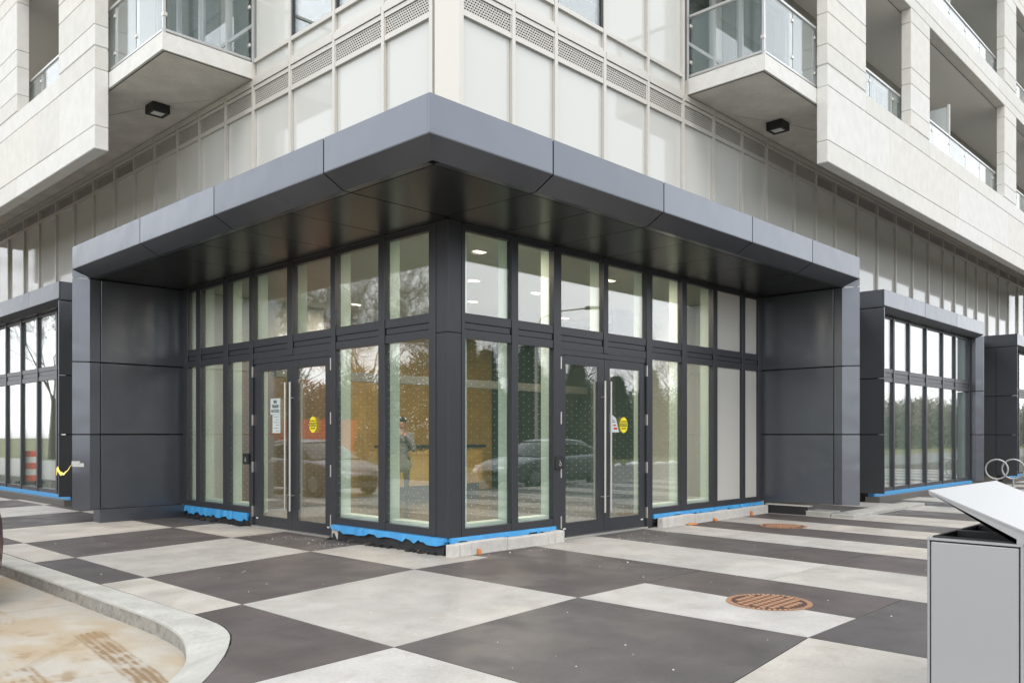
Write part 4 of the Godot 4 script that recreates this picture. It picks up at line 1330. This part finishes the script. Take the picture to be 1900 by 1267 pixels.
func build_small_things() -> void:
	notice(1, 3.84, 4.12, 1.765, 2.01, "white paper reading NO TRADE ACCESS taped inside the left door", ["NO", "TRADE", "ACCESS"], true)
	notice(1, 3.835, 4.06, 1.48, 1.76, "plain white sheet of small print below the NO TRADE ACCESS paper", ["", "", "", "", "", ""], false)
	var o := thing("paper_notice", "white notice with red print taped on the right hand door", "notice")
	solid(o, "sheet", "paper", [P(0, 3.205, 1.49, -0.0075), P(0, 3.43, 1.49, -0.0075), P(0, 3.36, 1.70, -0.0075), P(0, 3.205, 1.78, -0.0075)], [P(0, 3.205, 1.49, -0.0065), P(0, 3.43, 1.49, -0.0065), P(0, 3.36, 1.70, -0.0065), P(0, 3.205, 1.78, -0.0065)])
	fbox(o, "red_print", "red_ink", 0, 3.30, 3.39, 1.53, 1.56, -0.0064, -0.0056)
	fbox(o, "red_print", "red_ink", 0, 3.29, 3.36, 1.585, 1.605, -0.0064, -0.0056)
	fbox(o, "print_line", "ink", 0, 3.23, 3.34, 1.64, 1.65, -0.0064, -0.0056)
	fbox(o, "print_line", "ink", 0, 3.23, 3.31, 1.665, 1.673, -0.0064, -0.0056)
	# lamps under the balconies
	for F in 2:
		var at: Vector3 = P(F, 7.47 if F == 0 else 6.74, 7.08, 0.53 if F == 0 else 0.62)
		var l := thing("ceiling_lamp", "black box lamp on the concrete underside of the %s balcony" % ["right hand", "left hand"][F], "lamp", at, "box lamps under the balconies")
		var st := new_st()
		for q in [[-0.15, -0.15, 0.15, -0.105], [-0.15, 0.105, 0.15, 0.15], [-0.15, -0.1049, -0.105, 0.1049], [0.105, -0.1049, 0.15, 0.1049]]:
			st_box(st, Vector3(q[0], -0.155, q[1]), Vector3(q[2], -0.01, q[3]))
		put("housing", done(st), "lamp_black", l)
		box(l, "mounting_plate", "lamp_black", Vector3(-0.1, -0.0099, -0.1), Vector3(0.1, -0.0015, 0.1))
		box(l, "diffuser", "diffuser", Vector3(-0.104, -0.14, -0.104), Vector3(0.104, -0.12, 0.104))
	manhole(Vector3(0.03, 0.003, 4.13), 0.36, "rusty round manhole cover on the near paving, the larger of two")
	manhole(Vector3(5.86, 0.003, 1.42), 0.36, "rusty round manhole cover close to the blocks by the wall")
	# caution tape strung between the two portals
	var t := thing("caution_tape", "twisted yellow tape strung between two dark metal portals", "tape")
	var pts := []
	var a := P(1, 10.685, 0.80, 0.95)
	var b := P(1, 7.21, 0.96, 1.84)
	var st2 := new_st()
	for k in 15:
		var f := k / 14.0
		pts.append(a.lerp(b, f) - Vector3(0, 0.62 * f * (1 - f) * (1.15 - 0.5 * f), 0))
	for k in 14:
		var w0 := Vector3(0.012, 0.026 + 0.012 * sin(k * 1.7), 0.01 * cos(k * 2.1))
		var w1 := Vector3(0.012, 0.026 + 0.012 * sin((k + 1) * 1.7), 0.01 * cos((k + 1) * 2.1))
		convex(st2, prism_faces([pts[k] - w0, pts[k] + w0, pts[k] + w0 + Vector3(0.002, 0, 0.001)], [pts[k + 1] - w1, pts[k + 1] + w1, pts[k + 1] + w1 + Vector3(0.002, 0, 0.001)]))
	put("ribbon", done(st2), "tape_yellow", t)
	solid(t, "loose_end", "tape_yellow", [a + Vector3(-0.01, 0.0, 0), a + Vector3(-0.01, -0.02, 0.04), a + Vector3(-0.02, -0.16, 0.05), a + Vector3(-0.02, -0.14, 0.01)], [a + Vector3(-0.012, 0.0, 0), a + Vector3(-0.012, -0.02, 0.04), a + Vector3(-0.023, -0.16, 0.05), a + Vector3(-0.023, -0.14, 0.01)])
	var dt := thing("duct_tape", "strips of silver tape stuck on the edge of the left portal", "tape")
	solid(dt, "strip", "tape_grey", [P(1, 7.204, 0.93, 1.80), P(1, 7.204, 0.99, 1.80), P(1, 7.204, 0.99, 1.835), P(1, 7.204, 0.93, 1.835)], [P(1, 7.10, 0.925, 1.68), P(1, 7.10, 0.985, 1.68), P(1, 7.10, 0.985, 1.69), P(1, 7.10, 0.925, 1.69)])
	solid(dt, "strip", "tape_grey", [P(1, 7.204, 0.97, 1.81), P(1, 7.204, 1.02, 1.81), P(1, 7.204, 1.02, 1.838), P(1, 7.204, 0.97, 1.838)], [P(1, 7.13, 0.975, 1.73), P(1, 7.13, 1.02, 1.73), P(1, 7.13, 1.02, 1.742), P(1, 7.13, 0.975, 1.742)])
	# broken clay pieces by the blocks
	var chips := [[0.33, 0.20, 0.05, 0.075, 0.02, "orange clay chip leaning on the blocks at the building corner"], [7.12, 0.20, 0.06, 0.09, 0.02, "upright orange clay chip near the end of the long block row"], [5.1, 0.22, 0.26, 0.022, 0.05, "long flat orange clay piece lying before the long block row"], [5.85, 0.21, 0.08, 0.05, 0.03, "small orange clay lump beside the long block row"]]
	for q in chips:
		var ch := thing("clay_chip", q[5], "clay piece", Vector3(q[0], 0.0, q[1]), "clay pieces by the blocks")
		solid(ch, "chip", "clay", [Vector3(-q[2] / 2, 0, 0), Vector3(q[2] / 2, 0, 0.01), Vector3(q[2] / 2 * 0.8, 0, q[4]), Vector3(-q[2] / 2, 0, q[4])], [Vector3(-q[2] / 2 * 1.2, q[3], -0.012), Vector3(q[2] / 2, q[3] * 0.8, -0.008), Vector3(q[2] / 2 * 0.8, q[3] * 0.7, q[4] * 0.6), Vector3(-q[2] / 2, q[3] * 0.9, q[4] * 0.5)])
	# crumbs of mortar on the slabs
	var r := RandomNumberGenerator.new()
	r.seed = 77
	var cr := new_st()
	for k in 420:
		var p := Vector3(r.randf_range(-3.5, 5), 0.001, r.randf_range(-5, 6.5))
		if k < 220:
			p = Vector3(-0.25 - absf(r.randfn(0, 0.25)), 0.001, r.randf_range(-4.2, 0.3)) if k < 130 else Vector3(r.randf_range(0, 5), 0.001, 0.24 + absf(r.randfn(0, 0.2)))
		if p.x > -0.02 and p.z < 0.2:
			continue
		var q := r.randf_range(0.003, 0.009) * (2.2 if r.randf() < 0.02 else 1.0)
		var up := []
		var dn := []
		var ph := r.randf() * TAU
		for e in 4:
			var ang: float = ph + TAU * e / 4
			dn.append(p + Vector3(cos(ang) * q, 0, sin(ang) * q * r.randf_range(0.6, 1.2)))
			up.append(p + Vector3(cos(ang) * q * 0.6, q * 0.7, sin(ang) * q * 0.6))
		convex(cr, prism_faces(dn, up))
	var db := thing("mortar_crumbs", "pale mortar crumbs scattered over the paving slabs", "debris")
	db.set_meta("kind", "stuff")
	put("crumbs", done(cr), "block", db)
	build_bin()
	bike_rack(Vector3(19.30, 0.0, 1.12), "ring shaped steel bike rack, the nearer of two by the far bay")
	bike_rack(Vector3(19.75, 0.0, 1.42), "ring shaped steel bike rack, the farther of two by the far bay")

func manhole(at: Vector3, rad: float, label: String) -> void:
	var o := thing("manhole_cover", label, "manhole cover", at, "manhole covers in the paving")
	var ring := func(r: float, y: float, n: int) -> Array:
		var l := []
		for k in n:
			l.append(Vector3(r * cos(TAU * k / n), y, r * sin(TAU * k / n)))
		return l
	solid(o, "plate", "rust_dark", ring.call(rad - 0.02, -0.004, 40), ring.call(rad - 0.02, 0.001, 40))
	var st := new_st()
	for k in 48:
		var a := TAU * k / 48
		var b := TAU * (k + 0.62) / 48
		var lo := []
		var hi := []
		for q in [[rad - 0.045, a], [rad, a], [rad, b], [rad - 0.045, b]]:
			lo.append(Vector3(q[0] * cos(q[1]), -0.003, q[0] * sin(q[1])))
			hi.append(Vector3(q[0] * cos(q[1]), 0.005, q[0] * sin(q[1])))
		convex(st, prism_faces(lo, hi))
	put("rim_teeth", done(st), "rust", o).set_meta("kind", "stuff")
	st = new_st()
	var p := 0.074
	for i in range(-6, 7):
		for j in range(-6, 7):
			var c := Vector2(i * p + (0.5 * p if j % 2 != 0 else 0.0), j * p)
			if c.length() < rad - 0.08:
				st_box(st, Vector3(c.x - 0.025, 0.0, c.y - 0.022), Vector3(c.x + 0.025, 0.009, c.y + 0.022))
	put("tread_studs", done(st), "rust", o).set_meta("kind", "stuff")

func build_bin() -> void:
	var o := thing("litter_bin", "grey metal litter bin with a sloping white lid in the foreground", "litter bin", Vector3(-2.453, 0, 6.208))
	var w := 0.405
	var d := 1.12
	var h := 0.945
	# casing of four walls, open on top
	box(o, "end_door", "bin_metal", Vector3(0.0, 0.05, 0.017), Vector3(0.02, h - 0.007, w - 0.017), 0.003)
	box(o, "wall", "bin_metal", Vector3(0.0, 0.02, 0.0), Vector3(d, h, 0.011), 0.003)
	box(o, "wall", "bin_metal", Vector3(0.0, 0.02, w - 0.011), Vector3(d, h, w), 0.003)
	box(o, "wall", "bin_metal", Vector3(d - 0.012, 0.02, 0.0115), Vector3(d, h, w - 0.0115))
	box(o, "foot", "bin_black", Vector3(0.05, 0.0, 0.03), Vector3(d - 0.05, 0.045, w - 0.03))
	# rim with a black edge and liner
	var st := new_st()
	for q in [[0.0, 0.0, 0.02, w], [d - 0.03, 0.0, d, w], [0.0201, 0.0, d - 0.0301, 0.018], [0.0201, w - 0.018, d - 0.0301, w]]:
		st_box(st, Vector3(q[0], h + 0.001, q[1]), Vector3(q[2], h + 0.012, q[3]))
	put("rim", done(st), "bin_metal", o)
	st = new_st()
	for q in [[0.021, 0.019, 0.05, w - 0.02], [d - 0.06, 0.019, d - 0.031, w - 0.02], [0.051, 0.019, d - 0.061, 0.035], [0.051, w - 0.04, d - 0.061, w - 0.02], [0.34, 0.036, 0.40, w - 0.041], [0.70, 0.036, 0.76, w - 0.041]]:
		st_box(st, Vector3(q[0], h - 0.10, q[1]), Vector3(q[2], h + 0.02, q[3]))
	put("liner_rim", done(st), "bin_black", o)
	box(o, "liner", "bin_black", Vector3(0.03, 0.3, 0.02), Vector3(d - 0.04, 0.5, w - 0.02))
	# lid: a plate that rises to the building side, carried on a cheek at either end
	var zl := 0.008
	var zh := w + 0.012
	var yl := 1.185
	var yh := 1.018
	solid(o, "lid", "bin_lid", [Vector3(-0.004, yl, zl), Vector3(d + 0.045, yl, zl), Vector3(d + 0.045, yh, zh), Vector3(-0.004, yh, zh)], [Vector3(-0.004, yl - 0.01, zl), Vector3(d + 0.045, yl - 0.01, zl), Vector3(d + 0.045, yh - 0.01, zh), Vector3(-0.004, yh - 0.01, zh)])
	for x in [0.0, d - 0.02]:
		solid(o, "cheek", "bin_metal", [Vector3(x, yl - 0.0105, zl), Vector3(x, yh - 0.0105, zh - 0.002), Vector3(x, h + 0.0125, zh - 0.002), Vector3(x, h + 0.0125, w - 0.025), Vector3(x, h + 0.035, w - 0.025), Vector3(x, yl - 0.02, zl)], [Vector3(x + 0.008, yl - 0.0105, zl), Vector3(x + 0.008, yh - 0.0105, zh - 0.002), Vector3(x + 0.008, h + 0.0125, zh - 0.002), Vector3(x + 0.008, h + 0.0125, w - 0.025), Vector3(x + 0.008, h + 0.035, w - 0.025), Vector3(x + 0.008, yl - 0.02, zl)])
	box(o, "back_plate", "bin_metal", Vector3(0.009, h + 0.013, zh - 0.012), Vector3(d - 0.021, yh - 0.011, zh - 0.002))

func bike_rack(at: Vector3, label: String) -> void:
	var o := thing("bike_rack", label, "bike rack", at, "ring bike racks")
	o.rotation.y = atan2(-26.0, 6.4)
	var pts := []
	for k in 33:
		pts.append(Vector3(0.27 * cos(TAU * k / 32), 0.50 + 0.27 * sin(TAU * k / 32), 0))
	tube(o, "ring", "bin_metal", pts, 0.025, 10)
	tube(o, "post", "bin_metal", [Vector3(0, 0.0, 0), Vector3(0, 0.235, 0)], 0.026, 10)
	solid(o, "foot_plate", "bin_metal", [Vector3(-0.07, 0.0, -0.07), Vector3(0.07, 0.0, -0.07), Vector3(0.07, 0.0, 0.07), Vector3(-0.07, 0.0, 0.07)], [Vector3(-0.065, 0.01, -0.065), Vector3(0.065, 0.01, -0.065), Vector3(0.065, 0.01, 0.065), Vector3(-0.065, 0.01, 0.065)])

# ------------------------------------------------------------------ what the glass mirrors
func loft(parent: Node3D, called: String, m, sections: Array) -> MeshInstance3D:
	var st := new_st()
	st.set_smooth_group(0)
	var n: int = sections[0].size()
	for i in sections.size() - 1:
		for k in n - 1:
			for p in [sections[i][k], sections[i + 1][k + 1], sections[i + 1][k], sections[i][k], sections[i][k + 1], sections[i + 1][k + 1]]:
				st.add_vertex(p)
	return put(called, done(st), m, parent)

func car(called: String, label: String, at: Vector3, turn: float, paint: String) -> void:
	var o := thing(called, label, "car", at)
	o.rotation.y = turn
	var body := []
	# x, half width, underside, top of the body (front of the car towards +x)
	for q in [[-2.30, 0.62, 0.46, 0.80], [-2.26, 0.76, 0.34, 0.92], [-2.12, 0.85, 0.26, 0.99], [-1.8, 0.89, 0.22, 1.0], [-1.2, 0.905, 0.20, 0.98], [0.0, 0.91, 0.19, 0.95], [0.9, 0.905, 0.20, 0.94], [1.3, 0.90, 0.20, 0.90], [1.8, 0.87, 0.21, 0.82], [2.15, 0.78, 0.24, 0.72], [2.30, 0.62, 0.32, 0.62], [2.34, 0.45, 0.40, 0.52]]:
		var x: float = q[0]
		var w: float = q[1]
		var lo: float = q[2]
		var hi: float = q[3]
		var ring := []
		for p in [[0.0, lo], [0.86, lo], [0.98, lo + 0.1], [1.0, lerpf(lo, hi, 0.45)], [0.985, lerpf(lo, hi, 0.72)], [0.95, hi - 0.05], [0.86, hi], [0.4, hi + 0.025], [0.0, hi + 0.03]]:
			ring.append(Vector3(x, p[1], p[0] * w))
		for k in range(ring.size() - 2, -1, -1):
			ring.append(Vector3(x, ring[k].y, -ring[k].z))
		body.append(ring)
	var sh := loft(o, "body", paint, body)
	var cabin := []
	for q in [[-1.95, 0.74, 0.74, 1.0], [-1.55, 0.76, 0.66, 1.22], [-1.1, 0.78, 0.62, 1.38], [-0.5, 0.79, 0.62, 1.44], [0.1, 0.79, 0.62, 1.425], [0.45, 0.78, 0.64, 1.34], [0.85, 0.77, 0.68, 1.12], [1.15, 0.76, 0.74, 0.96]]:
		var ring := []
		for p in [[q[1], 0.9], [lerpf(q[1], q[2], 0.5), lerpf(0.94, q[3], 0.55)], [q[2], q[3] - 0.03], [q[2] - 0.08, q[3]], [0, q[3] + 0.015], [-(q[2] - 0.08), q[3]], [-q[2], q[3] - 0.03], [-lerpf(q[1], q[2], 0.5), lerpf(0.94, q[3], 0.55)], [-q[1], 0.9]]:
			ring.append(Vector3(q[0], p[1], p[0]))
		cabin.append(ring)
	loft(o, "window", "car_glass", cabin)
	var roof := []
	for q in [[-1.2, 0.60, 1.365], [-0.9, 0.62, 1.415], [-0.5, 0.625, 1.45], [0.1, 0.625, 1.435], [0.38, 0.63, 1.375]]:
		var ring := []
		for p in [[q[1] + 0.012, q[2] - 0.06], [q[1], q[2] - 0.02], [q[1] - 0.08, q[2] + 0.006], [0, q[2] + 0.022], [-(q[1] - 0.08), q[2] + 0.006], [-q[1], q[2] - 0.02], [-(q[1] + 0.012), q[2] - 0.06]]:
			ring.append(Vector3(q[0], p[1], p[0]))
		roof.append(ring)
	loft(o, "roof", paint, roof)
	for sx in [[-1.38], [1.42]]:
		for sz in [-1.0, 1.0]:
			var wh := part("wheel", o)
			var tr := new_st()
			st_tube(tr, [Vector3(sx[0], 0.33, sz * 0.72), Vector3(sx[0], 0.33, sz * 0.74), Vector3(sx[0], 0.33, sz * 0.87), Vector3(sx[0], 0.33, sz * 0.89)], [0.30, 0.33, 0.33, 0.30], 22)
			put("tyre", done(tr), "tyre", wh)
			var rm := new_st()
			st_tube(rm, [Vector3(sx[0], 0.33, sz * 0.891), Vector3(sx[0], 0.33, sz * 0.90)], [0.21, 0.19], 18)
			put("rim", done(rm), "rim", wh)
	for sz in [-1.0, 1.0]:
		box(o, "tail_light", "tail_red", Vector3(-2.285, 0.74, sz * 0.56 - 0.13), Vector3(-2.2, 0.86, sz * 0.56 + 0.13), 0.02)
		box(o, "headlight", "lamp_clear", Vector3(2.1, 0.60, sz * 0.62 - 0.14), Vector3(2.27, 0.70, sz * 0.62 + 0.1), 0.02)

func branch(st: SurfaceTool, r: RandomNumberGenerator, from: Vector3, dir: Vector3, length: float, rad: float, depth: int) -> void:
	var pts := [from]
	var rr := [rad]
	var d := dir
	var segs := 3 if depth > 2 else 2
	for k in segs:
		d = (d + Vector3(r.randf_range(-1, 1), r.randf_range(-0.3, 0.8), r.randf_range(-1, 1)) * 0.16).normalized()
		pts.append(pts[-1] + d * length / segs)
		rr.append(lerpf(rad, rad * 0.55, (k + 1.0) / segs))
	st_tube(st, pts, rr, 5 if depth > 3 else 3, depth > 2)
	if depth <= 0:
		return
	var n := 3
	for k in n:
		var axis := Vector3(r.randf_range(-1, 1), r.randf_range(-0.4, 0.4), r.randf_range(-1, 1)).normalized()
		var nd := d.rotated(axis, r.randf_range(0.3, 0.75)).normalized()
		var t: float = 1.0 if k == 0 else r.randf_range(0.45, 1.0)
		var at: Vector3 = pts[0].lerp(pts[-1], t) if t < 1.0 else pts[-1]
		branch(st, r, at, nd, length * r.randf_range(0.62, 0.82), maxf(rr[-1] * (0.8 if k == 0 else 0.62), 0.006), depth - 1)

func build_surroundings() -> void:
	car("parked_car", "dark red car on the driveway, only its bumper showing at the left edge", Vector3(-5.275, -0.13, -3.32), PI / 2, "car_red")
	car("parked_car", "grey sedan parked on the street, mirrored in the right hand glass", Vector3(12.6, -0.13, 9.6), PI, "car_grey")
	car("parked_car", "violet grey sedan on the driveway, mirrored in the left hand doors", Vector3(-5.9, -0.13, -12.2), -PI / 2, "car_dark")
	# skip on the driveway
	var sk := thing("waste_skip", "orange ribbed steel skip on the driveway, mirrored in the left hand doors", "skip", Vector3(-9.3, -0.13, -19.5))
	solid(sk, "tub", "bin_orange", [Vector3(-1.1, 0.15, -2.6), Vector3(1.1, 0.15, -2.6), Vector3(1.1, 0.15, 2.6), Vector3(-1.1, 0.15, 2.6)], [Vector3(-1.2, 2.1, -3.0), Vector3(1.2, 2.1, -3.0), Vector3(1.2, 2.1, 3.0), Vector3(-1.2, 2.1, 3.0)])
	for k in 6:
		for sx in [-1.0, 1.0]:
			solid(sk, "rib", "bin_orange", [Vector3(sx * 1.1, 0.2, -2.3 + 0.9 * k), Vector3(sx * 1.16, 0.2, -2.3 + 0.9 * k), Vector3(sx * 1.16, 0.2, -2.2 + 0.9 * k), Vector3(sx * 1.1, 0.2, -2.2 + 0.9 * k)], [Vector3(sx * 1.19, 2.0, -2.3 + 0.9 * k), Vector3(sx * 1.26, 2.0, -2.3 + 0.9 * k), Vector3(sx * 1.26, 2.0, -2.2 + 0.9 * k), Vector3(sx * 1.19, 2.0, -2.2 + 0.9 * k)])
	for sz in [-1.8, 1.8]:
		box(sk, "skid", "tyre", Vector3(-0.9, 0.0, sz - 0.15), Vector3(0.9, 0.149, sz + 0.15))
	# traffic drum
	var td := thing("traffic_drum", "orange and white striped traffic drum on the pavement, mirrored in the left bay", "drum", Vector3(-2.5, 0.0, -20.2))
	for k in 5:
		var st := new_st()
		st_tube(st, [Vector3(0, 0.08 + 0.18 * k, 0), Vector3(0, 0.255 + 0.18 * k, 0)], [0.27 - 0.02 * k, 0.255 - 0.02 * k], 20)
		put("band", done(st), "bin_orange" if k % 2 == 0 else "white_paint", td)
	solid(td, "base", "tyre", [Vector3(-0.33, 0, -0.33), Vector3(0.33, 0, -0.33), Vector3(0.33, 0, 0.33), Vector3(-0.33, 0, 0.33)], [Vector3(-0.3, 0.079, -0.3), Vector3(0.3, 0.079, -0.3), Vector3(0.3, 0.079, 0.3), Vector3(-0.3, 0.079, 0.3)])
	# bare trees
	var protos := []
	for v in 3:
		var r := RandomNumberGenerator.new()
		r.seed = 400 + v
		var tk := new_st()
		st_tube(tk, [Vector3.ZERO, Vector3(0.05, 1.4, 0.03), Vector3(0.0, 2.9, 0.08)], [0.2, 0.15, 0.12], 9)
		var cr := new_st()
		for k in 5:
			var a := TAU * k / 5 + r.randf_range(-0.3, 0.3)
			branch(cr, r, Vector3(0, 2.3 + 0.15 * k, 0.07), Vector3(cos(a) * 0.55, 1.0, sin(a) * 0.55).normalized(), r.randf_range(2.2, 2.9), 0.055, 6)
		protos.append([done(tk), done(cr)])
	var spots := [[-20, -38, 1.25, "nearest the driveway"], [-23.5, -42, 1.35, "second from the driveway"], [-22, -32, 1.15, "in front of the wood"], [-26.5, -36.5, 1.3, "tallest of the row"], [-28, -30, 1.2, "at the street side of the row"], [-31, -34.5, 1.3, "in the back row"], [-25, -47, 1.3, "at the far end of the row"], [-16.5, -45, 1.3, "beyond the end of the drive"], [-34, -27, 1.2, "at the near end of the row"], [-14, -55, 1.4, "farthest down the drive"], [36, 36, 1.0, "among the evergreens across the street"], [46, 39, 0.95, "behind the hedge across the street"], [58, 36, 1.05, "right of the evergreens across the street"], [30, 42, 1.1, "beside the tower across the street"]]
	for k in spots.size():
		var q: Array = spots[k]
		var t := thing("bare_tree", "leafless tree %s, seen mirrored in the glass" % q[3], "tree", Vector3(q[0], -0.2, q[1]), "bare trees round the site")
		t.rotation.y = k * 1.3
		t.scale = Vector3.ONE * q[2]
		put("trunk", protos[k % 3][0], "bark", t)
		put("crown", protos[k % 3][1], "bark", t)
	# evergreens
	var ev := []
	for v in 2:
		var r := RandomNumberGenerator.new()
		r.seed = 500 + v
		var st := new_st()
		for k in 5200:
			var h := pow(r.randf(), 1.35)
			var a := r.randf() * TAU
			var lobe := 0.75 + 0.25 * sin(a * 5 + h * 17 + v)
			var rad := (1.0 - h) * 1.7 * lobe * pow(r.randf(), 0.3) + 0.06
			var p := Vector3(cos(a) * rad, 0.5 + 6.0 * h - 0.25 * rad, sin(a) * rad)
			var out := Vector3(cos(a), -0.25, sin(a))
			var side := Vector3(-sin(a), r.randf_range(-0.4, 0.4), cos(a)) * r.randf_range(0.08, 0.18)
			st.add_vertex(p - side)
			st.add_vertex(p + out * r.randf_range(0.25, 0.5))
			st.add_vertex(p + side)
		var tk := new_st()
		st_tube(tk, [Vector3.ZERO, Vector3(0, 3, 0), Vector3(0, 5.9, 0)], [0.14, 0.09, 0.02], 7)
		ev.append([done(tk), done(st)])
	var es := [[26.3, 23, 1.0, "nearest the street"], [31, 31, 1.1, "at the left end of the hedge"], [34.5, 30, 0.95, "second along the hedge"], [38, 29.2, 1.05, "third along the hedge"], [41.5, 28.5, 0.9, "fourth along the hedge"], [45, 28, 1.0, "fifth along the hedge"], [48.5, 27, 0.95, "sixth along the hedge"], [52, 26.5, 1.05, "seventh along the hedge"], [56, 25.5, 0.9, "eighth along the hedge"], [60, 25, 1.0, "ninth along the hedge"], [65, 24, 1.1, "at the far end of the hedge"], [24, 25.5, 1.15, "tallest of the pair by the lamp post"]]
	for k in es.size():
		var q: Array = es[k]
		var t := thing("evergreen_tree", "dark evergreen tree %s across the street" % q[3], "tree", Vector3(q[0], -0.2, q[1]), "evergreens across the street")
		t.rotation.y = k * 0.9
		t.scale = Vector3(1.25, q[2], 1.25)
		put("trunk", ev[k % 2][0], "bark", t)
		put("crown", ev[k % 2][1], "needle" if k % 3 else "needle_light", t)
	# woods in the distance that read as one mass
	for q in [[Vector3(-62, -0.2, -8), Vector3(-27, -0.2, -62), 8.6, "brown leafless wood standing far behind the driveway", "brush"], [Vector3(-30, -0.2, 50), Vector3(84, -0.2, 34), 7.0, "dark wood standing far behind the hedge across the street", "needle"], [Vector3(84, -0.2, 34), Vector3(180, -0.2, 22), 7.0, "pale leafless wood at the far end of the street", "brush_pale"]]:
		var wd := thing("wood", q[3], "wood")
		wd.set_meta("kind", "stuff")
		var st := new_st()
		var r := RandomNumberGenerator.new()
		r.seed = 600
		var along: Vector3 = (q[1] - q[0]).normalized()
		var across := Vector3(-along.z, 0, along.x)
		for k in 48000:
			var f := r.randf()
			var top: float = q[2] * (0.72 + 0.2 * sin(f * 47) * sin(f * 19 + 1) + 0.1 * sin(f * 131))
			var h := top * pow(r.randf(), 0.8)
			var p: Vector3 = q[0].lerp(q[1], f) + across * r.randf_range(-3, 3) + Vector3(0, h, 0)
			var d := Vector3(r.randf_range(-1, 1), r.randf_range(0.2, 1), r.randf_range(-1, 1)).normalized()
			var sd := d.cross(Vector3(r.randf_range(-1, 1), 0.1, r.randf_range(-1, 1))).normalized() * r.randf_range(0.03, 0.09)
			st.add_vertex(p - sd)
			st.add_vertex(p + d * r.randf_range(0.5, 1.3))
			st.add_vertex(p + sd)
		put("thicket", done(st), q[4], wd)
	# street lamp
	var sl := thing("street_lamp", "tall grey street lamp with a curved arm across the street", "street lamp", Vector3(22.9, -0.2, 19.3))
	tube(sl, "pole", "steel", [Vector3.ZERO, Vector3(0, 3.5, 0), Vector3(0, 6.6, 0)], 0.08, 10)
	tube(sl, "arm", "steel", [Vector3(0, 6.55, 0), Vector3(0.1, 7.2, -0.2), Vector3(0.5, 7.5, -0.9), Vector3(1.2, 7.6, -2.0)], 0.04, 8)
	solid(sl, "lamp_head", "frame_dark", [Vector3(1.0, 7.55, -2.2), Vector3(1.3, 7.55, -1.9), Vector3(1.75, 7.55, -2.6), Vector3(1.45, 7.55, -2.75)], [Vector3(1.05, 7.68, -2.2), Vector3(1.25, 7.68, -1.95), Vector3(1.65, 7.66, -2.55), Vector3(1.45, 7.66, -2.65)])
	# tower across the street
	var tw := thing("office_tower", "pale tower block with bands of windows beyond the street", "building", Vector3(28, -0.2, 66))
	tw.rotation.y = 0.35
	box(tw, "wall", "far_wall", Vector3(-9, 0, -7), Vector3(9, 30, 7))
	for k in 9:
		var wb := part("window_band", tw)
		for j in 7:
			box(wb, "window", "far_window", Vector3(-8.2 + 2.4 * j, 1.3 + 3.2 * k, -7.06), Vector3(-6.3 + 2.4 * j, 2.9 + 3.2 * k, -6.99))
			if j < 5:
				box(wb, "window", "far_window", Vector3(8.99, 1.3 + 3.2 * k, -6.2 + 2.5 * j), Vector3(9.06, 2.9 + 3.2 * k, -4.3 + 2.5 * j))
	# snow left along the street
	var r2 := RandomNumberGenerator.new()
	r2.seed = 31
	var sn := []
	for k in 26:
		var x := r2.randf_range(6, 44)
		sn.append([Vector3(x, -0.12, 18.3 + r2.randf_range(-0.2, 0.6)), Vector3(x + r2.randf_range(0.3, 1.2), -0.1, 18.3 + r2.randf_range(-0.2, 0.6)), r2.randf_range(0.08, 0.2), r2.randf_range(0.05, 0.16)])
	var so := thing("snow_heaps", "thin heaps of old snow along the far kerb", "snow")
	so.set_meta("kind", "stuff")
	var st3 := new_st()
	for q in sn:
		var rr := []
		var pp := []
		for e in 5:
			pp.append((q[0] as Vector3).lerp(q[1], e / 4.0))
			rr.append(lerpf(q[2], q[3], e / 4.0) * (0.3 if e in [0, 4] else 1.0))
		st_tube(st3, pp, rr, 7)
	put("heap", done(st3), "snow", so)
